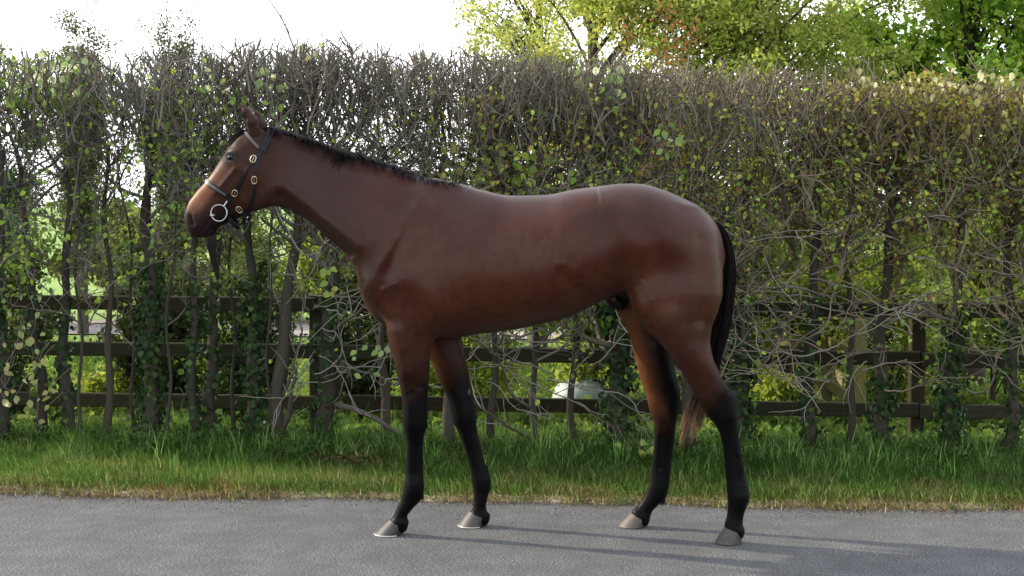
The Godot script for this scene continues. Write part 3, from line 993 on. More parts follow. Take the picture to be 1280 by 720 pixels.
func build_bridle(at: Vector3) -> void:
	var b := thing("bridle", at)
	tag(b, "black leather bridle with brass buckles and a ring bit on the horse's head", "bridle")
	var L: Material = M.leather
	band(b, "headpiece", ring_path(Vector2(328, 187), Vector2(10.5, -28.5), -1.62, 1.62, 26, 0.0035), 0.034, 0.004, L)
	band(b, "browband", ring_path(Vector2(324, 185), Vector2(-19, -20), -1.5, 1.5, 30, 0.002), 0.013, 0.0035, M.browband)
	band(b, "noseband", ring_path(Vector2(282, 243), Vector2(-27.5, -16.2), -1.62, 1.62, 26, 0.0015), 0.026, 0.005, L)
	band(b, "noseband_highlight", ring_path(Vector2(282, 243), Vector2(-27.5, -16.2), -1.45, 1.45, 26, 0.0045), 0.009, 0.0035, M.browband)  # paler strip laid over the leather as a painted sun highlight
	for s in [1.0, -1.0]:
		band(b, "cheek_strap", side_path([Vector2(327, 187), Vector2(317, 199), Vector2(308, 215), Vector2(296, 234), Vector2(288, 243), Vector2(281, 252)], s), 0.016, 0.004, L)
		band(b, "throat_lash", side_path([Vector2(327, 188), Vector2(321, 206), Vector2(319, 224), Vector2(317, 242), Vector2(309, 258), Vector2(304, 266)], s), 0.014, 0.0035, L)
		band(b, "jaw_strap", side_path([Vector2(283, 243), Vector2(289, 251), Vector2(296, 260), Vector2(302, 266), Vector2(304, 269)], s), 0.016, 0.004, L)
		buckle(b, 317, 198, s, 0.35, 0.0115, 0.0165, M.brass)
		buckle(b, 318.5, 224, s, -0.05, 0.011, 0.0165, M.brass)
		buckle(b, 292, 240, s, 0.45, 0.0115, 0.0155, M.brass)
		buckle(b, 296, 260.5, s, -0.65, 0.0115, 0.0165, M.brass)
		# the bit: a ring, its short hanger and the bright end of the mouthpiece
		var r := surf(du3(271.5, 265, 0.3 * s), du3(271.5, 265, 0))
		var c := du3(271.5, 265, 0) + Vector3(0, 0, (r[0] as Vector3).z + 0.015 * s)
		var ring := []
		for i in 33:
			var th := TAU * i / 32.0
			ring.append(c + Vector3(cos(th) * 0.0375, sin(th) * 0.0375, 0.003 * s * cos(th + 0.6)))
		var mb := MB.new()
		mb.tube(pv(ring), radii(0.0033, 0.0033, 33), 10, Color.WHITE, Color.WHITE)
		part(b, "bit_ring", mb.mesh(M.steel))
		var kn := MB.new()
		var p := du3(262, 268, 0) + Vector3(0, 0, c.z - 0.004 * s)
		kn.tube(pv([p + Vector3(0.012, 0.002, -0.014 * s), p + Vector3(0.004, 0, -0.003 * s), p, p + Vector3(-0.005, -0.001, 0.003 * s), p + Vector3(-0.008, -0.001, 0.004 * s)]), PackedFloat32Array([0.004, 0.007, 0.0085, 0.0075, 0.003]), 12, Color.WHITE, Color.WHITE, true)
		part(b, "bit_mouthpiece", kn.mesh(M.steel))
		var hg := MB.new()
		hg.tube(pv([c + Vector3(0.022, 0.03, 0.004 * s), c + Vector3(0.031, 0.044, 0), c + Vector3(0.036, 0.054, -0.004 * s)]), radii(0.004, 0.004, 3), 7, Color.WHITE, Color.WHITE, true)
		part(b, "bit_hanger", hg.mesh(M.steel))
	# chin straps under the jaw
	for q in [[Vector2(283, 272), Vector2(288, 280), Vector2(293, 284), 0.044], [Vector2(304, 266), Vector2(303, 272), Vector2(300, 278), 0.05]]:
		var pts := []
		for i in 13:
			var k := i / 6.0 - 1.0
			var f: Vector2 = (q[0] as Vector2).lerp(q[2], 1.0 - k * k)
			pts.append([du3(f.x, f.y, q[3] * sin(k * PI * 0.5)), Vector3(0.1, -1.0 + absf(k) * 0.8, k).normalized()])
		band(b, "chin_strap", pts, 0.018, 0.006, L)
	var cs := MB.new()
	cs.tube(pv([du3(283, 275, 0.03), du3(289, 280, 0.02), du3(297, 279, 0.022), du3(305, 272, 0.036)]), radii(0.006, 0.005, 4), 7, Color.WHITE, Color.WHITE, true)
	part(b, "curb_link", cs.mesh(L))
	# the loose strap that hangs from the chin
	var pts2 := []
	var gd := spline([Vector2(259, 284), Vector2(258.5, 296), Vector2(258, 308), Vector2(259.5, 322), Vector2(262, 336), Vector2(265, 350)], 4)
	for i in gd.size():
		var k := float(i) / (gd.size() - 1)
		pts2.append([du3(gd[i].x, gd[i].y, 0.012 * sin(k * 5.0)), Vector3(0.35 * sin(k * 4.0), 0, 1).normalized()])
	var o := band(self, "x", pts2, 0.05, 0.006, M.lead, 0.016)
	o.name = numbered("lead_strap")
	o.position = at
	tag(o, "short dark brown leather strap hanging down below the horse's chin", "strap")


# ---------------------------------------------------------------- setting
func verge_y(x: float, z: float) -> float:   # the verge rises a little, then falls to the meadow
	var n := land.get_noise_2d(x * 0.9, z * 0.9)
	var y := -0.012 + 0.024 * smoothstep(-0.005, 0.04, edge_z(x) - z) - 0.02 * smoothstep(-7.6, -8.6, z) + n * 0.04 * smoothstep(-7.45, -8.2, z)
	return lerpf(y, -0.3 + n * 0.05, smoothstep(-9.45, -10.4, z))


func edge_z(x: float) -> float:   # ragged edge of the asphalt
	return -7.425 + 0.09 * land.get_noise_2d(x * 1.7, 40.0) + 0.035 * land.get_noise_2d(x * 11.0, 80.0)


var land := FastNoiseLite.new()


func sheet(called: String, x0: float, x1: float, zs: Array, step: float, fy, m: Material, fedge = null) -> MeshInstance3D:
	var mb := MB.new()
	var nx := int((x1 - x0) / step) + 1
	for i in nx:
		var x := x0 + i * step
		for j in zs.size():
			var z: float = zs[j]
			if fedge != null:
				z = fedge.call(x, z, j)
			var e := 0.02
			var y: float = fy.call(x, z)
			mb.v.append(Vector3(x, y, z))
			mb.n.append(Vector3(y - fy.call(x + e, z), e, y - fy.call(x, z + e)).normalized())
			mb.c.append(Color.WHITE)
	var k := zs.size()
	for i in nx - 1:
		for j in k - 1:
			var q := i * k + j
			mb.ix.append_array(PackedInt32Array([q, q + 1, q + k, q + k, q + 1, q + k + 1]))
	var o := top(called, mb.mesh(m))
	tag(o, "", "", "", "structure")
	return o


func leaf_mesh(m: Material, wide := 0.6, fold := 0.25, bend := 0.15) -> ArrayMesh:   # one leaf of length 1 along +z, folded at the midrib
	var mb := MB.new()
	var rows := [[0.0, 0.02], [0.18, 0.33], [0.42, 0.5], [0.7, 0.36], [1.0, 0.0]]
	for r in rows:
		var t: float = r[0]
		var h: float = r[1] * wide
		var y := -bend * t * t
		for s in [-1.0, 0.0, 1.0]:
			mb.v.append(Vector3(s * h, y + absf(s) * h * fold, t))
			mb.n.append(Vector3(-s * fold, 1.0, 2.0 * bend * t * 0.6).normalized())
			mb.c.append(Color.WHITE)
	for i in rows.size() - 1:
		for s in 2:
			var q := i * 3 + s
			mb.ix.append_array(PackedInt32Array([q, q + 1, q + 3, q + 1, q + 4, q + 3]))
	return mb.mesh(m)


func clump_mesh(m: Material, count: int, spread: float, size: float, sd: int, up := 0.3) -> ArrayMesh:   # a sprig of leaves about its own origin
	rng.seed = sd
	var mb := MB.new()
	for i in count:
		var p := rdir() * spread * pow(rf(0, 1), 0.5)
		var d := (rdir() + Vector3(0, up, 0) + p / spread * 0.6).normalized()
		var s := d.cross((Vector3.UP + rdir() * 0.8)).normalized()
		var ln := size * rf(0.6, 1.15)
		var nn := s.cross(d).normalized()
		if nn.y < 0:
			nn = -nn
			s = -s
		var tip := p + d * ln - Vector3(0, ln * 0.2, 0)
		var mid := p + d * ln * 0.5
		var w := s * ln * 0.32
		var q := mb.v.size()
		var g := rf(0.75, 1.25)
		for v in [p, mid - w + nn * ln * 0.06, mid + w + nn * ln * 0.06, tip]:
			mb.v.append(v)
			mb.n.append((nn + rdir() * 0.15).normalized())
			mb.c.append(Color(g, g, g * rf(0.8, 1.1)))
		mb.ix.append_array(PackedInt32Array([q, q + 1, q + 3, q, q + 3, q + 2]))
	return mb.mesh(m)


func tuft_mesh(m: Material, blades: int, spread: float, h: float, w: float, bendy: float, sd: int) -> ArrayMesh:
	rng.seed = sd
	var mb := MB.new()
	for i in blades:
		var p := Vector3(rf(-1, 1), 0, rf(-1, 1)) * spread
		var a := rf(0, TAU)
		var lean := Vector3(cos(a), 0, sin(a))
		var ln := h * rf(0.45, 1.1)
		var bd := bendy * rf(0.2, 1.3)
		var sd2 := Vector3(-sin(a + rf(-0.8, 0.8)), 0, cos(a + rf(-0.8, 0.8))) * w * rf(0.6, 1.2)
		var q := mb.v.size()
		var tone := rf(0.7, 1.25)
		var yel := rf(0.85, 1.35)
		for k in 4:
			var t := k / 3.0
			var c := p + Vector3(0, ln * (t - 0.25 * bd * t * t), 0) + lean * ln * bd * t * t
			var wd := sd2 * (1.0 - t * 0.92)
			for s in [-1.0, 1.0]:
				mb.v.append(c + wd * s)
				mb.n.append((Vector3(0, 0.6, 0) + lean * (0.8 - t) + sd2.normalized() * s * 0.3).normalized())
				mb.c.append(Color(tone * yel, tone, tone * 0.9))
		for k in 3:
			var b := q + k * 2
			mb.ix.append_array(PackedInt32Array([b, b + 1, b + 2, b + 1, b + 3, b + 2]))
	return mb.mesh(m)


func frame_at(p: Vector3, fwd: Vector3, up: Vector3, s: float) -> Transform3D:
	var z := fwd.normalized()
	var x := up.cross(z).normalized()
	return Transform3D(Basis(x * s, z.cross(x) * s, z * s), p)


func spun(p: Vector3, s: float, sy := 1.0) -> Transform3D:
	return Transform3D(Basis(Vector3.UP, rf(0, TAU)) * Basis(Vector3.RIGHT, rf(-0.15, 0.15)) * Basis.from_scale(Vector3(s, s * sy, s)), p)


func materials() -> void:
	M.coat = mat(Color.WHITE, 0.38, true, 0.16)
	var gt := GradientTexture2D.new()
	gt.gradient = Gradient.new()
	gt.width = 256
	gt.height = 4
	M.coat.roughness = 1.0
	M.coat.roughness_texture = gt
	M.coat.roughness_texture_channel = BaseMaterial3D.TEXTURE_CHANNEL_RED
	var gc := GradientTexture2D.new()
	gc.gradient = Gradient.new()
	gc.width = 4
	gc.height = 256
	gc.fill_from = Vector2(0, 0)
	gc.fill_to = Vector2(0, 1)
	M.coat.clearcoat_enabled = true
	M.coat.clearcoat = 1.0
	M.coat.clearcoat_roughness = 0.36
	M.coat.clearcoat_texture = gc
	M.coat.rim_enabled = true
	M.coat.rim = 0.04
	M.coat.rim_tint = 0.3
	M.hair = mat(Color.WHITE, 0.55, true, 0.13)
	M.hoof = mat(Color.WHITE, 0.6)
	M.eye = mat(Color(0.004, 0.003, 0.002), 0.12, false, 0.35)
	M.shoe = mat(Color(0.33, 0.32, 0.31), 0.45, false)
	M.shoe.metallic = 0.7
	M.steel = mat(Color(0.34, 0.33, 0.32), 0.33, false)
	M.steel.metallic = 0.95
	M.brass = mat(Color(0.52, 0.43, 0.26), 0.3, false)
	M.brass.metallic = 0.9
	M.leather = mat(Color(0.007, 0.006, 0.008), 0.42, false, 0.28)
	M.browband = mat(Color(0.06, 0.052, 0.048), 0.5, false, 0.4)
	M.lead = mat(Color(0.009, 0.007, 0.006), 0.6, false, 0.2)
	for g in [["leaf", 0.55, 0.9], ["grass", 0.6, 0.7], ["ivy", 0.4, 0.3], ["straw", 0.8, 0.4]]:
		var m := mat(Color.WHITE, g[1], true, 0.17)
		m.cull_mode = BaseMaterial3D.CULL_DISABLED
		m.backlight_enabled = true
		m.backlight = Color(g[2] as float, g[2] as float, (g[2] as float) * 0.7).linear_to_srgb()
		M[g[0]] = m
	M.bark = mat(Color.WHITE, 0.9, true, 0.25)
	M.bark.heightmap_enabled = true
	M.bark.heightmap_texture = ImageTexture.create_from_image(noise_img(256, [[0.03, 0.6], [0.11, 0.4]], 21))
	M.bark.heightmap_scale = 0.6
	triplanar(M.bark, 3.0)
	M.bark.uv1_scale = Vector3(6, 1.8, 6)
	M.twig = mat(Color.WHITE, 0.85, true, 0.3)
	# asphalt: worn grey with pale and dark chips
	var a := noise_img(1024, [[0.16, 0.5], [0.34, 0.5], [0.012, 0.08], [0.004, 0.08]], 5)
	M.road = mat(Color.WHITE, 0.88, false, 0.35)
	M.road.albedo_texture = ramp_tex(a, [[0.0, Color(0.019, 0.019, 0.019)], [0.36, Color(0.046, 0.045, 0.046)], [0.55, Color(0.07, 0.069, 0.069)], [0.68, Color(0.1, 0.098, 0.096)], [0.78, Color(0.18, 0.177, 0.17)], [1.0, Color(0.3, 0.29, 0.28)]])
	M.road.heightmap_enabled = true
	M.road.heightmap_texture = ImageTexture.create_from_image(noise_img(512, [[0.1, 0.5], [0.25, 0.5]], 9))
	M.road.heightmap_scale = 0.35
	triplanar(M.road, 0.5)
	# soil and turf under the grass
	var s := noise_img(512, [[0.02, 0.5], [0.08, 0.3], [0.2, 0.3]], 15)
	M.turf = mat(Color.WHITE, 0.95, false, 0.2)
	M.turf.albedo_texture = ramp_tex(s, [[0.0, Color(0.06, 0.06, 0.028)], [0.4, Color(0.1, 0.125, 0.045)], [0.6, Color(0.15, 0.165, 0.06)], [1.0, Color(0.24, 0.2, 0.1)]])
	triplanar(M.turf, 0.5)
	M.soil = mat(Color.WHITE, 0.95, false, 0.2)
	M.soil.albedo_texture = ramp_tex(noise_img(512, [[0.05, 0.4], [0.2, 0.5], [0.4, 0.3]], 17), [[0.0, Color(0.09, 0.07, 0.05)], [0.4, Color(0.21, 0.165, 0.11)], [0.6, Color(0.32, 0.26, 0.18)], [1.0, Color(0.45, 0.38, 0.27)]])
	triplanar(M.soil, 1.2)
	M.meadow = mat(Color.WHITE, 0.95, false, 0.2)
	M.meadow.albedo_texture = ramp_tex(noise_img(512, [[0.01, 0.5], [0.05, 0.35], [0.2, 0.3]], 25), [[0.0, Color(0.1, 0.165, 0.04)], [0.5, Color(0.15, 0.22, 0.06)], [1.0, Color(0.24, 0.27, 0.1)]])
	triplanar(M.meadow, 0.12)
	M.track = mat(Color.WHITE, 0.95, false, 0.2)
	M.track.albedo_texture = ramp_tex(noise_img(512, [[0.02, 0.5], [0.15, 0.5]], 35), [[0.0, Color(0.2, 0.165, 0.15)], [1.0, Color(0.36, 0.31, 0.29)]])
	triplanar(M.track, 0.4)
	var wood := noise_img(512, [[0.012, 0.5], [0.06, 0.5]], 45)
	M.wood = mat(Color.WHITE, 0.9, true, 0.25)
	M.wood.albedo_texture = ramp_tex(wood, [[0.0, Color(0.45, 0.45, 0.4)], [1.0, Color(1.0, 1.0, 0.95)]])
	M.wood.heightmap_enabled = true
	M.wood.heightmap_texture = M.wood.albedo_texture
	M.wood.heightmap_scale = 0.4
	triplanar(M.wood, 1.0)
	M.wood.uv1_scale = Vector3(0.8, 9, 9)
	M.postwood = M.wood.duplicate()
	M.postwood.uv1_scale = Vector3(9, 0.8, 9)
	M.stone = mat(Color(0.55, 0.55, 0.53), 0.8, false)
	M.plastic = mat(Color(0.3, 0.35, 0.31), 0.45, false)


func build_ground() -> void:
	land.seed = 4
	land.frequency = 1.0
	land.fractal_octaves = 3
	var far := [-60.0, -40.0, -30.0]
	# one sheet to the horizon, lower than everything on it
	var g := MB.new()
	for z in [-900.0, -10.2]:
		for x in [-900.0, 900.0]:
			g.v.append(Vector3(x, -0.36, z))
			g.n.append(Vector3.UP)
			g.c.append(Color.WHITE)
	g.ix = PackedInt32Array([0, 1, 2, 1, 3, 2])
	tag(top("ground", g.mesh(M.meadow)), "", "", "", "structure")
	sheet("meadow", -45, 45, [-10.39, -10.7, -11.5, -13.0, -15.0, -17.5, -20.0, -23.0, -26.0, -32.0, -40.0, -50.0, -60.0], 0.6, func(x, z): return -0.3 + 0.05 * land.get_noise_2d(x * 0.9, z * 0.9) * smoothstep(-25.0, -11.0, z) - 0.03 * smoothstep(-30.0, -60.0, z), M.meadow)
	sheet("track", -40, 40, [-19.9, -20.6, -21.6, -22.3], 0.8, func(x, z): return -0.282, M.track)
	sheet("road", -60, 60, [8.0, 0.0, -3.0, -5.0, -7.0, -7.75], 1.5, func(x, z): return -0.004 * smoothstep(-7.0, -7.6, z), M.road)
	var zs := [-7.42, -7.42]
	for j in range(1, 31):
		zs.append(lerpf(-7.42, -10.45, j / 30.0))
	sheet("soil_edge", -14, 14, [-7.42, -7.42, -7.42, -7.42], 0.04, func(x, z): return verge_y(x, z) + 0.004, M.soil, func(x, z, j): return edge_z(x) + 0.008 - [0.0, 0.045, 0.09, 0.13][j] * (1.0 + 1.1 * land.get_noise_2d(x * 3.0, 11.0)))
	sheet("verge", -14, 14, zs, 0.06, verge_y, M.turf, func(x, z, j): return edge_z(x) - 0.045 * j if j < 2 else z)


func build_grass() -> void:
	var tall := [tuft_mesh(M.grass, 16, 0.07, 0.2, 0.0028, 0.55, 1), tuft_mesh(M.grass, 14, 0.08, 0.24, 0.003, 0.8, 2), tuft_mesh(M.grass, 18, 0.07, 0.15, 0.0026, 0.5, 3)]
	var short := [tuft_mesh(M.grass, 16, 0.06, 0.055, 0.0025, 0.8, 4), tuft_mesh(M.grass, 14, 0.07, 0.075, 0.0025, 0.9, 5)]
	var straw := [tuft_mesh(M.straw, 12, 0.07, 0.06, 0.002, 1.7, 6), tuft_mesh(M.straw, 9, 0.08, 0.09, 0.0016, 1.9, 7)]
	var tr := [[], [], [], [], [], [], []]
	var co := [PackedColorArray(), PackedColorArray(), PackedColorArray(), PackedColorArray(), PackedColorArray(), PackedColorArray(), PackedColorArray()]
	rng.seed = 100
	for i in 17000:
		var x := rf(-4.9, 4.9)
		var z := lerpf(-7.62, -10.2, pow(rf(0, 1), 0.9))
		var pat := land.get_noise_2d(x * 1.3, z * 2.0 + 7.0)
		if z + pat * 0.35 > -7.78 and rf(0, 1) < 0.85:
			continue
		var shade := smoothstep(-9.0, -9.5, z)
		if rf(0, 1) < shade * 0.5:
			continue
		var k := rng.randi() % 3
		var h := rf(0.25, 0.62) * (0.62 + 0.38 * smoothstep(-7.6, -8.3, z)) * (1.0 + pat * 1.3)
		if rf(0, 1) < 0.03:
			h *= 1.9
		tr[k].append(spun(Vector3(x, verge_y(x, z) - 0.005, z), rf(0.8, 1.2), h))
		var c := Color(0.155, 0.34, 0.08).lerp(Color(0.24, 0.4, 0.115), clampf(0.45 + pat * 1.4, 0, 1))
		co[k].append(vary(c, 0.25))
	for i in 15000:
		var x := rf(-4.3, 4.3)
		var z := edge_z(x) - 0.01 - pow(rf(0, 1), 1.4) * 0.8
		var pat := land.get_noise_2d(x * 2.0, z * 3.0)
		if z > -7.56 and rf(0, 1) < 0.8:
			continue
		var k := 3 + rng.randi() % 2
		tr[k].append(spun(Vector3(x, verge_y(x, z) - 0.003, z), rf(0.7, 1.2), rf(0.6, 1.3) * (0.7 + 0.4 * smoothstep(-7.45, -7.8, z))))
		co[k].append(vary(Color(0.19, 0.35, 0.085).lerp(Color(0.42, 0.41, 0.19), clampf(0.12 + pat * 1.7, 0, 1)), 0.25))
	for i in 3400:
		var x := rf(-4.3, 4.3)
		var z := edge_z(x) + 0.015 - pow(rf(0, 1), 1.8) * 0.6
		var pat := land.get_noise_2d(x * 2.0 + 50.0, z * 3.0)
		if pat < -0.2 and rf(0, 1) < 0.7:
			continue
		var k := 5 + rng.randi() % 2
		tr[k].append(spun(Vector3(x, maxf(verge_y(x, z), 0.0) - 0.002, z), rf(0.7, 1.3), rf(0.4, 1.0)))
		co[k].append(vary(Color(0.56, 0.45, 0.26) if rf(0, 1) < 0.75 else Color(0.3, 0.21, 0.12), 0.3))
	var all := tall + short + straw
	for k in 7:
		var o := many(self, ["tall_grass", "tall_grass", "tall_grass", "short_grass", "short_grass", "dry_grass", "dry_grass"][k], all[k], tr[k], co[k])
		tag(o, ["long green blades of grass on the verge in front of the hedge", "long green blades of grass on the verge in front of the hedge", "long green blades of grass on the verge in front of the hedge", "short turf along the edge of the lane", "short turf along the edge of the lane", "dead straw-coloured grass at the asphalt edge", "dead straw-coloured grass at the asphalt edge"][k], "grass")
	# seed stalks that stand above the grass
	# loose grit, crumbs of soil and dead leaves along the edge of the asphalt
	var grit := MB.new()
	for q in 5:
		var ring := []
		for s in 5:
			ring.append(Vector3(cos(TAU * s / 5), 0, sin(TAU * s / 5)) * rf(0.7, 1.1))
		for s in 5:
			grit.quad(ring[s], ring[(s + 1) % 5], ring[(s + 1) % 5] * 0.5 + Vector3(0, 0.7, 0), ring[s] * 0.5 + Vector3(0, 0.7, 0), Color.WHITE)
			grit.quad(ring[s] * 0.5 + Vector3(0, 0.7, 0), ring[(s + 1) % 5] * 0.5 + Vector3(0, 0.7, 0), Vector3(0, 0.85, 0), Vector3(0, 0.85, 0), Color.WHITE)
		break
	var gt := []
	var gc := PackedColorArray()
	for i in 5200:
		var x := rf(-4.0, 4.0)
		var z := edge_z(x) + rf(-0.12, 0.06) + pow(rf(0, 1), 6.0) * 0.5
		gt.append(spun(Vector3(x, maxf(verge_y(x, z), 0.0) if z < edge_z(x) else -0.001, z), rf(0.0025, 0.008), rf(0.5, 1.0)))
		gc.append(vary([Color(0.11, 0.105, 0.1), Color(0.12, 0.085, 0.055), Color(0.17, 0.16, 0.15), Color(0.05, 0.04, 0.03)][rng.randi() % 4], 0.3))
	var o2 := many(self, "road_grit", grit.mesh(M.stone_v), gt, gc)
	tag(o2, "loose grit and crumbs of soil along the edge of the lane", "grit")
	# dead leaves under the hedge
	var lt := []
	var lc := PackedColorArray()
	for i in 2600:
		var x := rf(-4.3, 4.3)
		var z := rf(-8.75, -9.7)
		if i < 700:
			x = rf(-1.25, -0.2)
			z = rf(-8.35, -8.9)
		lt.append(frame_at(Vector3(x, verge_y(x, z) + rf(0.005, 0.03), z), Vector3(rf(-1, 1), rf(-0.2, 0.2), rf(-1, 1)), (Vector3.UP + rdir() * 0.5).normalized(), rf(0.03, 0.055)))
		lc.append(vary(Color(0.11, 0.065, 0.035), 0.4))
	var o3 := many(self, "dead_leaves", leaf_mesh(M.straw, 0.6, 0.5, 0.3), lt, lc)
	tag(o3, "brown dead leaves lying under the hedge", "leaves")
	# low weeds at the foot of the hedge: nettles, cow parsley, docks
	var weeds := [clump_mesh(M.leaf, 26, 0.11, 0.075, 31, 0.6), clump_mesh(M.leaf, 30, 0.13, 0.05, 32, 0.6)]
	var wt := [[], []]
	var wc := [PackedColorArray(), PackedColorArray()]
	for i in 1300:
		var x := rf(-4.4, 4.6)
		var z := rf(-8.75, -9.75)
		var pat := land.get_noise_2d(x * 1.1 + 20.0, z)
		if pat < 0.0 and x < 1.2 and rf(0, 1) < 0.75:
			continue
		var k := rng.randi() % 2
		wt[k].append(spun(Vector3(x, verge_y(x, z) + rf(-0.02, 0.04), z), rf(0.3, 0.75)))
		wc[k].append(vary(Color(0.08, 0.14, 0.045) if rf(0, 1) < 0.7 else Color(0.11, 0.18, 0.06), 0.3))
	for k in 2:
		tag(many(self, "low_weeds", weeds[k], wt[k], wc[k]), "nettles and other low green weeds along the foot of the hedge", "weeds")
	# bright meadow plants beyond the fence
	var mt := [[], []]
	var mc := [PackedColorArray(), PackedColorArray()]
	for i in 2600:
		var z := -10.5 - pow(rf(0, 1), 1.5) * 7.5
		var x := rf(-4.3, 4.3) * (-z / 9.3)
		var k := rng.randi() % 2
		mt[k].append(spun(Vector3(x, -0.3 + rf(0.0, 0.08), z), rf(0.7, 1.5)))
		mc[k].append(vary(Color(0.17, 0.26, 0.06) if rf(0, 1) < 0.6 else Color(0.23, 0.3, 0.08), 0.3))
	for k in 2:
		tag(many(self, "meadow_plants", weeds[k], mt[k], mc[k]), "bright green docks and nettles in the sunlit meadow behind the fence", "plants")
	var ft := []
	var fc := PackedColorArray()
	for i in 9000:
		var z := -10.4 - pow(rf(0, 1), 1.3) * 8.0
		var x := rf(-4.2, 4.2) * (-z / 9.3)
		ft.append(spun(Vector3(x, -0.3, z), rf(1.0, 1.8), rf(0.35, 0.7)))
		fc.append(vary(Color(0.18, 0.27, 0.07), 0.25))
	tag(many(self, "meadow_grass", tall[1], ft, fc), "sunlit long grass of the meadow beyond the fence", "grass")


func plank(parent: Node3D, called: String, k: int, a: Vector3, b: Vector3, h: float, t: float, col: Color, m: Material) -> MeshInstance3D:
	var mb := MB.new()
	var x := (b - a)
	var bx := x.normalized()
	var z := bx.cross(Vector3.UP if absf(bx.y) < 0.8 else Vector3.BACK).normalized()
	var y := z.cross(bx)
	var mid := (a + b) * 0.5
	mb.box(Transform3D(Basis(bx, y, z), mid), Vector3(x.length() * 0.5, h * 0.5, t * 0.5), col, 0.007)
	return piece(parent, called, k, mb.mesh(m))


func build_fence() -> void:
	rng.seed = 55
	var f := thing("wooden_fence", Vector3(0, -0.3, -10.3))
	tag(f, "dark weathered post and rail fence with three rails running behind the hedge", "fence")
	var xs := [-6.0, -3.83, -1.53, 0.6, 2.69, 4.85]
	for i in xs.size():
		var hgt: float = 1.17 if i != 4 else 1.15
		plank(f, "post", i, Vector3(xs[i], -0.25, 0), Vector3(xs[i] + rf(-0.01, 0.01), hgt, 0), 0.1, 0.1, vary(Color(0.042, 0.037, 0.028), 0.2), M.postwood)
	var n := 0
	for i in xs.size() - 1:
		for y in [0.415, 0.775, 1.115]:
			plank(f, "rail", n, Vector3(xs[i] + 0.004, y + rf(-0.01, 0.01), 0.071), Vector3(xs[i + 1] - 0.004, y + rf(-0.01, 0.01), 0.071), 0.1, 0.038, vary(Color(0.045, 0.042, 0.026), 0.25), M.wood)
			n += 1
	var cap := plank(f, "post_board", 0, Vector3(2.6, 1.13, 0.112), Vector3(2.785, 1.125, 0.112), 0.125, 0.022, Color(0.2, 0.195, 0.165), M.wood)
	tag(cap, "pale grey board nailed across the post top")
	# a second fence that leaves it and runs back into the meadow; yellow sunlight is mixed into its wood colour
	var s := thing("side_fence", Vector3(0, -0.3, 0))
	tag(s, "sunlit yellow-green wooden fence running back into the meadow at right", "fence")
	var ps := [Vector3(2.52, 0, -11.5), Vector3(2.44, 0, -12.5), Vector3(2.72, 0, -13.6), Vector3(1.98, 0, -12.9)]
	for i in ps.size():
		plank(s, "post", i, ps[i] + Vector3(0, -0.2, 0), ps[i] + Vector3(0, 0.95, 0), 0.09, 0.09, Color(0.2, 0.19, 0.07), M.postwood)
	var pair := [[2, 0], [0, 1], [1, 3]]
	for i in 3:
		for y in [0.3, 0.66, 0.92]:
			var a: Vector3 = ps[pair[i][0]] + Vector3(0, y + i * 0.002, 0)
			var b: Vector3 = ps[pair[i][1]] + Vector3(0, y + (0.03 if i == 1 else 0.0), 0)
			plank(s, "rail", i * 3 + int(y * 3), a, b, 0.09, 0.035, Color(0.22, 0.2, 0.09), M.wood)
	# things that lie in the meadow
	var d := MB.new()
	var prof := [[0.0, 0.42], [0.1, 0.415], [0.19, 0.385], [0.245, 0.33], [0.268, 0.25], [0.27, 0.08], [0.255, 0.02], [0.24, 0.0]]
	for j in prof.size():
		for q in 28:
			var th := TAU * q / 28.0
			d.v.append(Vector3(cos(th) * prof[j][0], prof[j][1], sin(th) * prof[j][0]))
			var tn: Vector2 = Vector2(prof[mini(j + 1, 7)][0] - prof[maxi(j - 1, 0)][0], prof[mini(j + 1, 7)][1] - prof[maxi(j - 1, 0)][1])
			d.n.append(Vector3(-tn.y * cos(th), tn.x, -tn.y * sin(th)).normalized())
			d.c.append(Color.WHITE)
	for j in 7:
		for q in 28:
			var q2 := (q + 1) % 28
			d.ix.append_array(PackedInt32Array([j * 28 + q, j * 28 + 28 + q, j * 28 + q2, j * 28 + q2, j * 28 + 28 + q, j * 28 + 28 + q2]))
	var drum := top("white_tub", d.mesh(M.plastic), Vector3(0.36, -0.34, -12.5))
	drum.scale = Vector3(0.95, 0.92, 0.95)
	tag(drum, "pale rounded upturned tub in the meadow, seen above the lower fence rail", "tub")
	var st := SphereMesh.new()
	st.radius = 0.06
	st.height = 0.085
	st.radial_segments = 14
	st.rings = 7
	st.material = M.stone
	var stone := top("pale_stone", st, Vector3(-1.36, -0.24, -10.75))
	stone.rotation = Vector3(0.1, 0.4, 0.15)
	tag(stone, "small pale stone in the grass beyond the fence, left of the horse's front leg", "stone")


# ---------------------------------------------------------------- hedge, trees and shrubs
func wander(p: Vector3, d: Vector3, ln: float, steps: int, wig: float, trop: Vector3, lim := Vector3.ZERO, ceil_y := 99.0) -> PackedVector3Array:
	var out := PackedVector3Array([p])
	var st := ln / steps
	for i in steps:
		d = (d + rdir() * wig + trop).normalized()
		if lim != Vector3.ZERO:
			if absf(p.z) > lim.z and d.z * p.z > 0.0:
				d.z *= -0.3
			if absf(p.x - lim.y) > lim.x and d.x * (p.x - lim.y) > 0.0:
				d.x *= -0.2
			d = d.normalized()
		p += d * st
		if p.y > ceil_y:
			break
		out.append(p)
	return out


func along(p: PackedVector3Array, t: float) -> Vector3:
	var f := clampf(t, 0.0, 0.999) * (p.size() - 1)
	return p[int(f)].lerp(p[int(f) + 1], f - int(f))


func heading(p: PackedVector3Array, t: float) -> Vector3:
	var i := mini(int(t * (p.size() - 1)), p.size() - 2)
	return (p[i + 1] - p[i]).normalized()


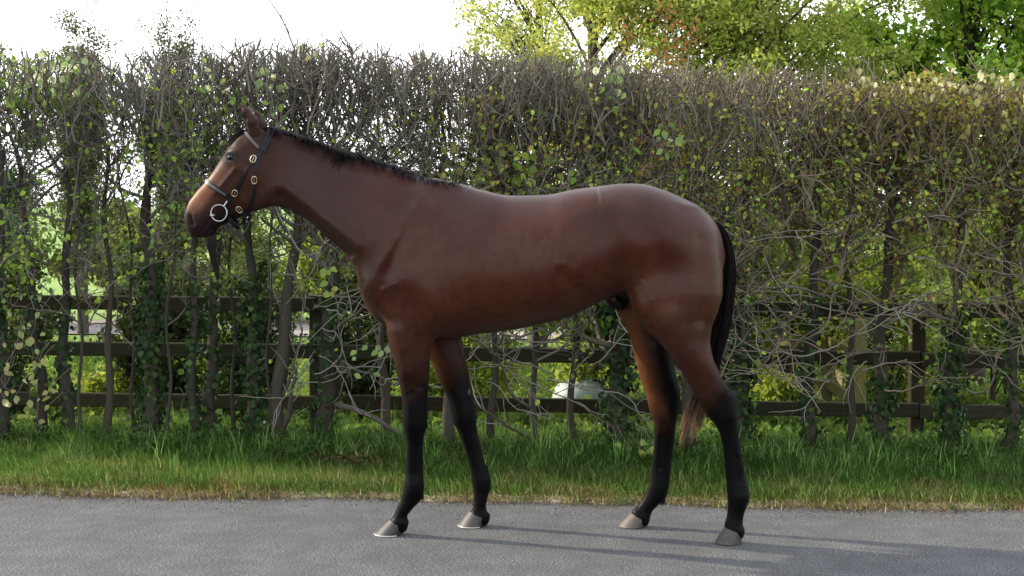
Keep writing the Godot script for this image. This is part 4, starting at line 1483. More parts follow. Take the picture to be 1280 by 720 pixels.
func twigs_on(mb: MB, p: PackedVector3Array, r0: float, r1: float, sides: int, c: Color) -> void:
	mb.tube(p, radii(r0, r1, p.size()), sides, c, c)


func hedge_top(x: float) -> float:
	return 2.48 - 0.06 * smoothstep(-0.3, 0.1, x) - 0.14 * smoothstep(0.1, 3.4, x) + 0.09 * land.get_noise_2d(x * 1.6, 3.0)


# o: lean, r, ivy, bushy, low, leaf [count, colour, ...], pale
func hedge_tree(x: float, sd: int, label: String, o: Dictionary) -> Node3D:
	rng.seed = sd
	var t := thing("hedge_tree", Vector3(x, 0, -9.27 + o.get("z", 0.0)))
	tag(t, label, "hedge tree", "pleached hedge trees along the fence")
	var r: float = o.get("r", 0.035) * (1.15 if o.get("r", 0.035) > 0.018 else 1.0)
	var lean: float = o.get("lean", 0.0)
	var half: float = o.get("half", 0.34)
	var bushy: float = o.get("bushy", 1.0)
	var low: float = o.get("low", 0.5)
	var htop := hedge_top(x)
	var thin: bool = r < 0.018
	var grey := Color(0.105, 0.095, 0.076).lerp(Color(0.122, 0.108, 0.081), smoothstep(-1.6, -0.8, x)).lerp(Color(0.125, 0.1, 0.06), smoothstep(0.0, 2.5, x))
	var pale := Color(0.2, 0.185, 0.155)
	# trunk
	var tk := MB.new()
	var pts := PackedVector3Array()
	var rr := PackedFloat32Array()
	var ht: float = htop * rf(0.7, 0.8)
	var w1 := rf(0, 6)
	var gn: float = o.get("gnarl", 0.035)
	for i in 17:
		var k := i / 16.0
		pts.append(Vector3(lean * k * k + gn * sin(w1 + k * 7.0) * k + gn * 0.4 * sin(w1 * 2.0 + k * 17.0), -0.1 + (ht + 0.1) * k, gn * cos(w1 + k * 5.0)))
		rr.append(r * (1.0 + 0.55 * exp(-k * 9.0)) * lerpf(1.0, 0.45, k) * rf(0.92, 1.1))
	tk.tube(pts, rr, 5 if thin else 11, vary(Color(0.04, 0.036, 0.027), 0.2), vary(Color(0.042, 0.038, 0.031), 0.2), true, 1.0, 0.0 if thin else 0.09)
	part(t, "trunk", tk.mesh(M.bark))
	# limbs, branches and twigs inside the clipped shape of the hedge
	var lb := MB.new()
	var tw := MB.new()
	var ends: Array[Vector3] = []
	var lim := Vector3(half, lean * 0.6, 0.42)
	var n1 := int((16 if thin else 26) * bushy)
	for i in n1:
		var k := lerpf(low / ht, 1.0, pow(rf(0, 1), 0.75))
		var p := along(pts, k)
		var a := rf(0, TAU)
		var el := rf(0.15, 0.95)
		var d := Vector3(cos(a), el, sin(a) * 0.85).normalized()
		var ln := rf(0.45, 0.95) * (1.0 - 0.25 * k)
		var l := wander(p, d, ln, 9, 0.3, Vector3(0, 0.07, 0), lim, htop + 0.03)
		if l.size() < 3:
			continue
		var rad := r * lerpf(0.36, 0.2, k) + 0.003
		twigs_on(lb, l, rad, rad * 0.4, 5, vary(grey, 0.25))
		for j in int(rf(5, 9)):
			var k2 := rf(0.2, 1.0)
			var p2 := along(l, k2)
			var d2 := (heading(l, minf(k2, 0.95)) + rdir() * 0.9 + Vector3(0, 0.15, 0)).normalized()
			var l2 := wander(p2, d2, rf(0.22, 0.55), 7, 0.45, Vector3(0, 0.06, 0), lim, htop + rf(-0.04, 0.06))
			if l2.size() < 3:
				continue
			twigs_on(tw, l2, 0.0044, 0.002, 3, vary(grey, 0.35))
			ends.append(l2[l2.size() - 1])
			for m in int(rf(3, 8)):
				var k3 := rf(0.15, 1.0)
				var l3 := wander(along(l2, k3), (heading(l2, minf(k3, 0.95)) * 0.7 + rdir()).normalized(), rf(0.09, 0.28), 4, 0.35, Vector3(0, 0.05, 0), lim, htop + rf(-0.04, 0.07))
				if l3.size() < 2:
					continue
				twigs_on(tw, l3, 0.0029, 0.0012, 3, vary(grey.lerp(pale, 0.35 if rf(0, 1) < 0.3 else 0.0), 0.35))
				ends.append(l3[l3.size() - 1])
	# the clipped top: many short upright shoots with blunt ends
	for i in int(115 * o.get("shoots", minf(bushy, 1.0)) * half / 0.34):
		var px: float = lim.y + rf(-half, half) * 1.1
		var p := Vector3(px, htop - rf(0.12, 0.6), rf(-0.42, 0.42))
		var l := wander(p, Vector3(rf(-0.55, 0.55), 1.0, rf(-0.4, 0.4)).normalized(), rf(0.25, 0.55), 7, 0.5, Vector3(0, 0.13, 0), Vector3.ZERO, htop + rf(-0.11, 0.05))
		if l.size() < 3:
			continue
		twigs_on(tw, l, 0.0064, 0.0036, 4, vary(grey, 0.35))
		for m in 2:
			var k := rf(0.3, 0.95)
			var l3 := wander(along(l, k), (heading(l, k) + rdir() * 0.8).normalized(), rf(0.06, 0.16), 3, 0.3, Vector3(0, 0.1, 0), Vector3.ZERO, htop + rf(-0.03, 0.07))
			if l3.size() > 1:
				twigs_on(tw, l3, 0.0044, 0.0024, 3, vary(grey, 0.3))
	# pale outer twigs that sweep sideways and out of the face
	for i in int(o.get("sweep", 0)):
		var k := rf(0.26, 0.95)
		var p := along(pts, k) + Vector3(rf(-0.12, 0.12), 0, rf(0.05, 0.3))
		var sx := -1.0 if rf(0, 1) < o.get("swl", 0.5) else 1.0
		var l := wander(p, Vector3(sx * rf(0.6, 1.3), rf(-0.15, 0.55), rf(0.1, 0.75)).normalized(), rf(0.35, 0.95), 12, 0.4, Vector3(0, 0.02, 0), Vector3.ZERO, htop)
		var cc := vary(grey.lerp(pale, rf(0.1, 0.75)), 0.2)
		twigs_on(tw, l, rf(0.0045, 0.0068), 0.0022, 4, cc)
		for j in int(rf(2, 6)):
			var k2 := rf(0.2, 0.95)
			var l2 := wander(along(l, k2), (heading(l, k2) + rdir() * 0.75).normalized(), rf(0.12, 0.4), 6, 0.3, Vector3(0, 0.03, 0), Vector3.ZERO, htop)
			twigs_on(tw, l2, 0.0045, 0.002, 3, cc)
			ends.append(l2[l2.size() - 1])
	for q in o.get("boughs", []):   # thick limbs with a place of their own: [height, direction, length, radius]
		var l := wander(along(pts, q[0] / ht), (q[1] as Vector3).normalized(), q[2], 14, 0.22, Vector3(0, 0.01, 0))
		twigs_on(lb, l, q[3], q[3] * 0.35, 7, vary(Color(0.065, 0.057, 0.045), 0.15))
		for j in 7:
			var k2 := rf(0.25, 1.0)
			var l2 := wander(along(l, k2), (heading(l, minf(k2, 0.9)) + rdir() * 0.8).normalized(), rf(0.15, 0.45), 7, 0.3, Vector3(0, 0.04, 0))
			twigs_on(tw, l2, 0.005, 0.002, 3, vary(pale, 0.25))
	part(t, "branches", lb.mesh(M.twig)).set_meta("kind", "stuff")
	part(t, "twigs", tw.mesh(M.twig)).set_meta("kind", "stuff")
	# leaves
	var tr := []
	var co := PackedColorArray()
	for g in o.get("leaves", []):   # [count, colour, lowest, highest, size]
		for i in int(g[0]):
			var e: Vector3 = ends[rng.randi() % ends.size()]
			var tries := 0
			while (e.y < g[2] or e.y > g[3]) and tries < 30:
				e = ends[rng.randi() % ends.size()]
				tries += 1
			if tries == 30:
				continue
			var d := (rdir() + Vector3(0, -0.35, 0.25)).normalized()
			tr.append(frame_at(e + rdir() * 0.03, d, (Vector3(0, 0.8, 0.7) + rdir()).normalized(), g[4] * rf(0.65, 1.2)))
			co.append(vary(g[1], 0.3))
	if tr.size() > 0:
		many(t, "leaves", M.leaf_a, tr, co)
	# ivy round the trunk
	var iv: float = o.get("ivy", 0.0)
	if iv > 0.0:
		tr = []
		co = PackedColorArray()
		for i in int(1500 * iv):
			var k: float = pow(rf(0, 1), 1.1) * o.get("ivytop", 0.55)
			var p := along(pts, k)
			var a := rf(0, TAU)
			var out := Vector3(cos(a), rf(-0.2, 0.5), sin(a)).normalized()
			var dist := r * 1.05 + pow(rf(0, 1), 2.0) * (0.05 + 0.07 * iv)
			tr.append(frame_at(p + out * dist, (Vector3(0, -1, 0) + rdir() * 0.7).normalized(), (out + rdir() * 0.35).normalized(), rf(0.025, 0.05)))
			co.append(vary(Color(0.022, 0.045, 0.016) if rf(0, 1) < 0.85 else Color(0.05, 0.085, 0.02), 0.35))
		many(t, "ivy", M.leaf_i, tr, co)
	return t


func big_leaves(t: Node3D, ctr: Vector3, spread: Vector3, count: int, col: Color, size: float, sd: int) -> void:   # leaves large enough to pick apart, on a sprig of the tree
	rng.seed = sd
	var p0 := ctr - t.position
	var had := 0
	while t.has_node(NodePath("leaf" if had == 0 else "leaf_%03d" % had)):
		had += 1
	var sp := MB.new()
	for i in count:
		var p := p0 + Vector3(rf(-1, 1) * spread.x, rf(-1, 1) * spread.y, rf(-1, 1) * spread.z)
		var d := Vector3(rf(-0.7, 0.7), rf(-1.0, 0.1), rf(-0.2, 0.6)).normalized()
		var o := piece(t, "leaf", had + i, M.leaf_b)
		o.transform = frame_at(p, d, (Vector3(rf(-0.3, 0.3), 0.55, 0.9) + rdir() * 0.5).normalized(), size * rf(0.7, 1.25))
		o.material_override = M.greens[rng.randi() % 3 + int(col.b * 10.0) * 3]
		var back := p - d * 0.03 + Vector3(rf(-0.08, 0.08), rf(0.02, 0.12), -rf(0.06, 0.16))
		sp.tube(pv([p, p.lerp(back, 0.5) + rdir() * 0.012, back]), radii(0.0016, 0.003, 3), 3, Color(0.12, 0.1, 0.07), Color(0.12, 0.1, 0.07))
	part(t, "leaf_stalks", sp.mesh(M.twig)).set_meta("kind", "stuff")


# a free-standing tree: trunk, limbs to points in an ellipsoid, sprigs of leaves round the limb ends
func tree(called: String, category: String, label: String, at: Vector3, h: float, ctr_h: float, rad: Vector3, limbs: int, sprigs: int, spr: Mesh, cols: Array, size: float, bark: Color, sd: int, grp := "", tr0 := 0.0, upright := 0.0) -> Node3D:
	rng.seed = sd
	var t := thing(called, at)
	tag(t, label, category, grp)
	var r := tr0 if tr0 > 0.0 else h * 0.022
	var tk := MB.new()
	var main := wander(Vector3(0, -0.2, 0), Vector3(rf(-0.1, 0.1), 1, rf(-0.1, 0.1)), h * 0.82, 12, 0.07, Vector3(0, 0.1, 0))
	tk.tube(main, radii(r, r * 0.25, main.size()), 9, bark, bark, true, 1.0, 0.08)
	part(t, "trunk", tk.mesh(M.bark))
	var lb := MB.new()
	var nodes: Array[Vector3] = []
	for i in limbs:
		var tgt := rdir() * pow(rf(0.05, 1), 0.4)
		tgt = Vector3(tgt.x * rad.x, ctr_h + tgt.y * rad.y, tgt.z * rad.z)
		var kk := clampf((tgt.y - absf(tgt.x) * 0.7 - 0.2) / (h * 0.82), 0.12, 0.95)
		var p := along(main, kk)
		if upright > 0.0:
			p = along(main, clampf(kk - 0.3, 0.05, 0.9))
		var l := PackedVector3Array()
		var bow := Vector3(0, (0.12 if upright == 0.0 else -0.2) * (tgt - p).length(), 0)
		var jit := Vector3.ZERO
		for s in 10:
			var k := s / 9.0
			jit += rdir() * 0.035 * (tgt - p).length() * 0.5
			l.append(p.lerp(tgt, k) + bow * sin(k * PI) + jit * k)
		var lr := r * rf(0.18, 0.4) * (1.0 - kk * 0.5) * (1.0 if upright < 1.0 else 0.6)
		lb.tube(l, radii(lr, lr * 0.2, 10), 5, vary(bark, 0.2), vary(bark, 0.2))
		for j in 6:
			var k2 := rf(0.35, 1.0)
			var l2 := wander(along(l, k2), (heading(l, minf(k2, 0.95)) + rdir() * 0.9 + Vector3(0, upright, 0)).normalized(), rf(0.25, 0.6) * rad.x * 0.5, 6, 0.25, Vector3(0, 0.04 + upright * 0.2, 0))
			lb.tube(l2, radii(lr * 0.3, lr * 0.08 + 0.001, l2.size()), 3, vary(bark, 0.2), vary(bark, 0.2))
			for m in 3:
				nodes.append(along(l2, rf(0.3, 1.0)))
	part(t, "limbs", lb.mesh(M.twig)).set_meta("kind", "stuff")
	var xf := []
	var co := PackedColorArray()
	for i in sprigs:
		var p: Vector3 = nodes[rng.randi() % nodes.size()] + rdir() * rf(0.0, 0.22) * minf(rad.x, 1.6)
		xf.append(Transform3D(Basis(rdir(), rf(0, TAU)).scaled(Vector3.ONE * size * rf(0.7, 1.3)), p))
		co.append(vary(cols[rng.randi() % cols.size()], 0.25))
	many(t, "crown", spr, xf, co)
	return t


func build_hedge() -> void:
	M.leaf_a = leaf_mesh(M.leaf, 0.72, 0.25, 0.25)
	M.leaf_b = leaf_mesh(M.leaf, 0.78, 0.18, 0.3)
	M.leaf_i = leaf_mesh(M.ivy, 0.95, 0.2, 0.2)
	M.greens = []
	for c in [Color(0.2, 0.26, 0.035), Color(0.15, 0.24, 0.03), Color(0.24, 0.25, 0.045), Color(0.12, 0.23, 0.03), Color(0.09, 0.19, 0.025), Color(0.16, 0.27, 0.04), Color(0.2, 0.19, 0.035), Color(0.17, 0.15, 0.03), Color(0.22, 0.2, 0.045)]:
		var m: StandardMaterial3D = M.leaf.duplicate()
		m.albedo_color = (c as Color).linear_to_srgb()
		m.vertex_color_use_as_albedo = false
		M.greens.append(m)
	var lime := Color(0.272, 0.384, 0.056)
	var green := Color(0.14, 0.215, 0.048)
	var olive := Color(0.272, 0.256, 0.056)
	var brown := Color(0.15, 0.085, 0.04)
	var L0 := [[160, green, 0.2, 2.2, 0.038], [70, lime, 0.2, 1.6, 0.045]]
	var L1 := [[150, green, 0.5, 2.3, 0.036], [70, lime, 0.3, 2.4, 0.04]]
	var L2 := [[380, olive, 0.9, 2.2, 0.036], [260, green, 0.5, 1.9, 0.036], [260, lime, 0.4, 2.2, 0.034], [90, brown, 1.0, 2.3, 0.034]]
	var L3 := [[850, olive, 2.0, 2.6, 0.034], [420, olive, 0.9, 2.0, 0.034], [260, green, 0.5, 1.9, 0.036], [300, lime, 0.4, 2.2, 0.034], [110, brown, 1.4, 2.4, 0.034]]
	var defs := [
		[-4.75, "", {"r": 0.04}], [-4.3, "", {"r": 0.045}], [-3.95, "", {"r": 0.04}],
		[-3.62, "hedge tree whose bare crown is cut off by the left edge of the photo", {"r": 0.035, "leaves": L0, "bushy": 0.22, "shoots": 0.38}],
		[-3.36, "leafy hedge tree at far left with yellowing leaves hanging low on its thick trunk", {"r": 0.05, "bushy": 0.22, "shoots": 0.38, "leaves": [[342, green, 0.1, 1.4, 0.038], [162, lime, 0.1, 1.4, 0.038]], "ivy": 0.26, "z": 0.15}],
		[-3.15, "slim hedge tree leaning left with a pale stem, second whole trunk from the left", {"r": 0.029, "lean": -0.16, "bushy": 0.22, "shoots": 0.38, "low": 1.3, "leaves": [[234, green, 2.1, 2.5, 0.038], [90, lime, 2.1, 2.5, 0.038], [72, green, 0.4, 1.6, 0.035]], "ivy": 0.10}],
		[-2.99, "straight hedge tree with a leafy green tuft on top, right of the leaning stem", {"r": 0.033, "lean": 0.03, "bushy": 0.22, "shoots": 0.38, "low": 1.3, "leaves": [[306, green, 2.1, 2.5, 0.038], [126, lime, 2.1, 2.5, 0.038], [72, green, 0.4, 1.7, 0.035]], "ivy": 0.13}],
		[-2.7, "thin hedge sapling between the straight tree and the darkest trunk at left", {"r": 0.021, "bushy": 0.22, "shoots": 0.38, "low": 1.3, "leaves": L1}],
		[-2.86, "slim bare stem just right of the straight tree with the leafy top", {"r": 0.013, "bushy": 0.35, "shoots": 0.12, "low": 0.5, "leaves": L1, "z": 0.1}],
		[-2.57, "slim bare stem close to the left side of the darkest ivy-clad trunk", {"r": 0.014, "bushy": 0.35, "shoots": 0.12, "low": 0.5, "leaves": L1, "z": -0.12, "lean": -0.08}],
		[-2.29, "slim leaning stem between the darkest ivy-clad trunk and the close pair", {"r": 0.013, "bushy": 0.35, "shoots": 0.12, "low": 0.5, "leaves": L1, "z": 0.12, "lean": 0.1}],
		[-1.92, "slim bare stem left of the ivy-wrapped trunk below the cheek", {"r": 0.014, "bushy": 0.35, "shoots": 0.12, "low": 0.5, "leaves": L1, "z": -0.1}],
		[-3.5, "slim stem at the far left behind the thick leafy trunk", {"r": 0.014, "bushy": 0.4, "shoots": 0.2, "low": 0.5, "leaves": L1, "z": -0.15}],
		[-2.43, "hedge tree with the darkest ivy-clad trunk, just left of the horse's nose", {"r": 0.043, "bushy": 0.22, "shoots": 0.38, "low": 1.3, "ivy": 0.49, "ivytop": 0.6, "leaves": L1}],
		[-2.15, "slender half of a close pair of hedge trunks below the horse's muzzle", {"r": 0.026, "bushy": 0.22, "shoots": 0.38, "low": 1.3, "leaves": L1, "ivy": 0.13}],
		[-2.06, "thicker half of a close pair of hedge trunks below the horse's muzzle", {"r": 0.036, "bushy": 0.22, "shoots": 0.38, "low": 1.3, "leaves": L1, "ivy": 0.16, "z": -0.1, "lean": 0.05}],
		[-1.77, "ivy-wrapped straight hedge trunk below the horse's cheek", {"r": 0.036, "bushy": 0.5, "shoots": 0.65, "low": 1.15, "ivy": 0.45, "ivytop": 0.6, "leaves": L1}],
		[-1.64, "thinnest upright hedge stem beside the leaning trunk below the horse's throat", {"r": 0.012, "bushy": 0.5, "shoots": 0.65, "low": 1.15, "z": 0.08}],
		[-1.6, "bare hedge trunk leaning right with a broken limb low down, below the horse's throat", {"r": 0.042, "lean": 0.22, "bushy": 0.5, "shoots": 0.65, "low": 1.15, "leaves": L1, "boughs": [[0.12, Vector3(0.75, 1.0, 0.2), 0.5, 0.024], [0.3, Vector3(0.6, 0.9, 0.3), 0.55, 0.014]]}],
		[-1.29, "gnarled grey hedge trunk with a low bough reaching right, in front of the horse's chest", {"r": 0.05, "gnarl": 0.06, "lean": 0.06, "bushy": 1.05, "low": 0.9, "ivy": 0.29, "leaves": L1, "sweep": 8, "boughs": [[0.33, Vector3(1.0, 0.1, 0.35), 0.75, 0.022], [0.6, Vector3(0.9, -0.2, 0.4), 0.6, 0.013], [0.75, Vector3(0.6, 0.4, 0.3), 0.5, 0.014]]}],
		[-0.92, "hedge tree standing just left of the horse's nearest foreleg, its crown above the neck", {"r": 0.025, "bushy": 1.05, "low": 0.9, "leaves": L1, "sweep": 9}],
		[-0.5, "hedge tree hidden behind the front legs with its twigs showing above the withers", {"r": 0.032, "bushy": 1.05, "low": 0.9, "leaves": L2, "sweep": 8}],
		[-0.22, "hedge tree right of the front legs, its bare twigs spread under the belly", {"r": 0.02, "bushy": 1.2, "low": 0.5, "leaves": L2, "sweep": 12}],
		[0.04, "thin hedge stem seen under the middle of the horse's belly", {"r": 0.019, "bushy": 0.95, "low": 0.5, "leaves": L2, "sweep": 10, "swl": 0.7, "boughs": [[0.12, Vector3(-0.9, 0.5, 0.5), 0.6, 0.012], [0.3, Vector3(-0.7, 0.6, 0.4), 0.6, 0.012]]}],
		[0.29, "straight thin hedge stem in front of the pale tub", {"r": 0.02, "bushy": 0.95, "low": 0.6, "leaves": L2, "sweep": 9}],
		[0.58, "thick ivy-covered hedge trunk left of the horse's far hind leg", {"r": 0.055, "bushy": 0.95, "low": 0.5, "ivy": 0.59, "ivytop": 0.6, "leaves": L2, "sweep": 12}],
		[1.02, "hedge tree mostly hidden behind the horse's hind legs and rump", {"r": 0.032, "bushy": 0.95, "low": 0.4, "leaves": L2, "sweep": 8}],
		[1.35, "dark ivy-clad hedge tree right behind the horse's tail", {"r": 0.045, "bushy": 0.95, "low": 0.4, "ivy": 0.65, "ivytop": 0.65, "leaves": L2, "sweep": 26, "swl": 0.35}],
		[1.78, "dark hedge trunk right of the tail with long pale twigs sweeping across it", {"r": 0.037, "bushy": 0.78, "low": 0.85, "ivy": 0.20, "leaves": L2, "sweep": 14, "swl": 0.6}],
		[2.03, "slim hedge tree between two thicker trunks right of the tail", {"r": 0.02, "bushy": 0.78, "low": 0.85, "leaves": L2, "sweep": 10, "swl": 0.6}],
		[2.24, "grey hedge trunk, ivy at its foot, left of the post with the pale board", {"r": 0.04, "bushy": 0.78, "low": 0.85, "ivy": 0.23, "ivytop": 0.3, "leaves": L3, "sweep": 12, "swl": 0.6}],
		[2.67, "ivy-hung hedge trunk right of the fence post with the pale board", {"r": 0.04, "bushy": 0.78, "low": 0.85, "ivy": 0.45, "leaves": L3, "sweep": 12, "swl": 0.5}],
		[3.03, "hedge tree next to the right edge of the photo, thick with yellow leaves on top", {"r": 0.035, "bushy": 0.78, "low": 0.85, "ivy": 0.13, "leaves": L3, "sweep": 12, "swl": 0.6}],
		[3.42, "hedge tree whose twigs and yellow leaves run out of the photo at the right edge", {"r": 0.035, "bushy": 0.78, "low": 0.85, "leaves": L3, "sweep": 12, "swl": 0.7}],
		[3.8, "nearest of three hedge trees standing beyond the right edge of the photo", {"r": 0.035, "bushy": 0.8, "low": 0.7, "leaves": L3, "sweep": 8}],
		[4.2, "middle one of three hedge trees standing beyond the right edge of the photo", {"r": 0.04, "bushy": 0.8, "low": 0.7, "leaves": L3, "sweep": 8}],
		[4.65, "farthest of three hedge trees standing beyond the right edge of the photo", {"r": 0.036, "bushy": 0.8, "low": 0.7, "leaves": L3, "sweep": 8}],
	]
	var by := {}
	for i in defs.size():
		var d: Array = defs[i]
		var lab: String = d[1]
		if lab == "":
			lab = ["farthest of three hedge trees standing beyond the left edge of the photo", "middle one of three hedge trees standing beyond the left edge of the photo", "nearest of three hedge trees standing beyond the left edge of the photo"][i]
		by[i] = hedge_tree(d[0], 200 + i * 7, lab, d[2])
	# leaves that can be picked apart (colours: blue 0 lime, 0.1 green, 0.2 yellow)
	big_leaves(by[4], Vector3(-3.17, 0.42, -8.9), Vector3(0.24, 0.3, 0.1), 34, Color(0, 0, 0.2), 0.048, 1)
	big_leaves(by[4], Vector3(-3.2, 0.75, -8.9), Vector3(0.22, 0.25, 0.1), 22, Color(0, 0, 0.1), 0.044, 2)
	big_leaves(by[6], Vector3(-2.95, 2.32, -9.0), Vector3(0.24, 0.14, 0.15), 44, Color(0, 0, 0.1), 0.052, 3)
	big_leaves(by[5], Vector3(-3.12, 2.28, -9.0), Vector3(0.16, 0.14, 0.15), 20, Color(0, 0, 0.0), 0.048, 4)
	big_leaves(by[16], Vector3(-1.72, 2.2, -8.95), Vector3(0.28, 0.17, 0.1), 40, Color(0, 0, 0.1), 0.052, 5)
	big_leaves(by[19], Vector3(-1.36, 2.46, -9.1), Vector3(0.07, 0.05, 0.1), 9, Color(0, 0, 0.2), 0.048, 6)
	big_leaves(by[19], Vector3(-1.2, 1.07, -8.85), Vector3(0.07, 0.1, 0.06), 7, Color(0, 0, 0.0), 0.056, 7)
	big_leaves(by[20], Vector3(-0.95, 0.6, -8.85), Vector3(0.14, 0.22, 0.06), 9, Color(0, 0, 0.1), 0.048, 8)
	big_leaves(by[22], Vector3(-0.25, 1.78, -9.0), Vector3(0.3, 0.12, 0.12), 40, Color(0, 0, 0.0), 0.056, 9)
	big_leaves(by[23], Vector3(0.1, 1.7, -9.0), Vector3(0.25, 0.1, 0.12), 20, Color(0, 0, 0.1), 0.048, 10)
	big_leaves(by[24], Vector3(0.42, 2.24, -8.95), Vector3(0.16, 0.14, 0.1), 34, Color(0, 0, 0.1), 0.052, 11)
	big_leaves(by[25], Vector3(0.86, 1.93, -8.85), Vector3(0.12, 0.1, 0.08), 12, Color(0, 0, 0.1), 0.052, 12)
	big_leaves(by[30], Vector3(2.3, 2.26, -8.88), Vector3(0.4, 0.09, 0.08), 44, Color(0, 0, 0.2), 0.040, 13)
	big_leaves(by[32], Vector3(3.0, 2.2, -8.88), Vector3(0.35, 0.14, 0.08), 50, Color(0, 0, 0.2), 0.044, 14)
	big_leaves(by[25], Vector3(0.68, 0.06, -8.75), Vector3(0.16, 0.05, 0.05), 12, Color(0, 0, 0.0), 0.056, 15)
	big_leaves(by[31], Vector3(2.75, 1.7, -8.88), Vector3(0.5, 0.3, 0.08), 24, Color(0, 0, 0.2), 0.040, 16)


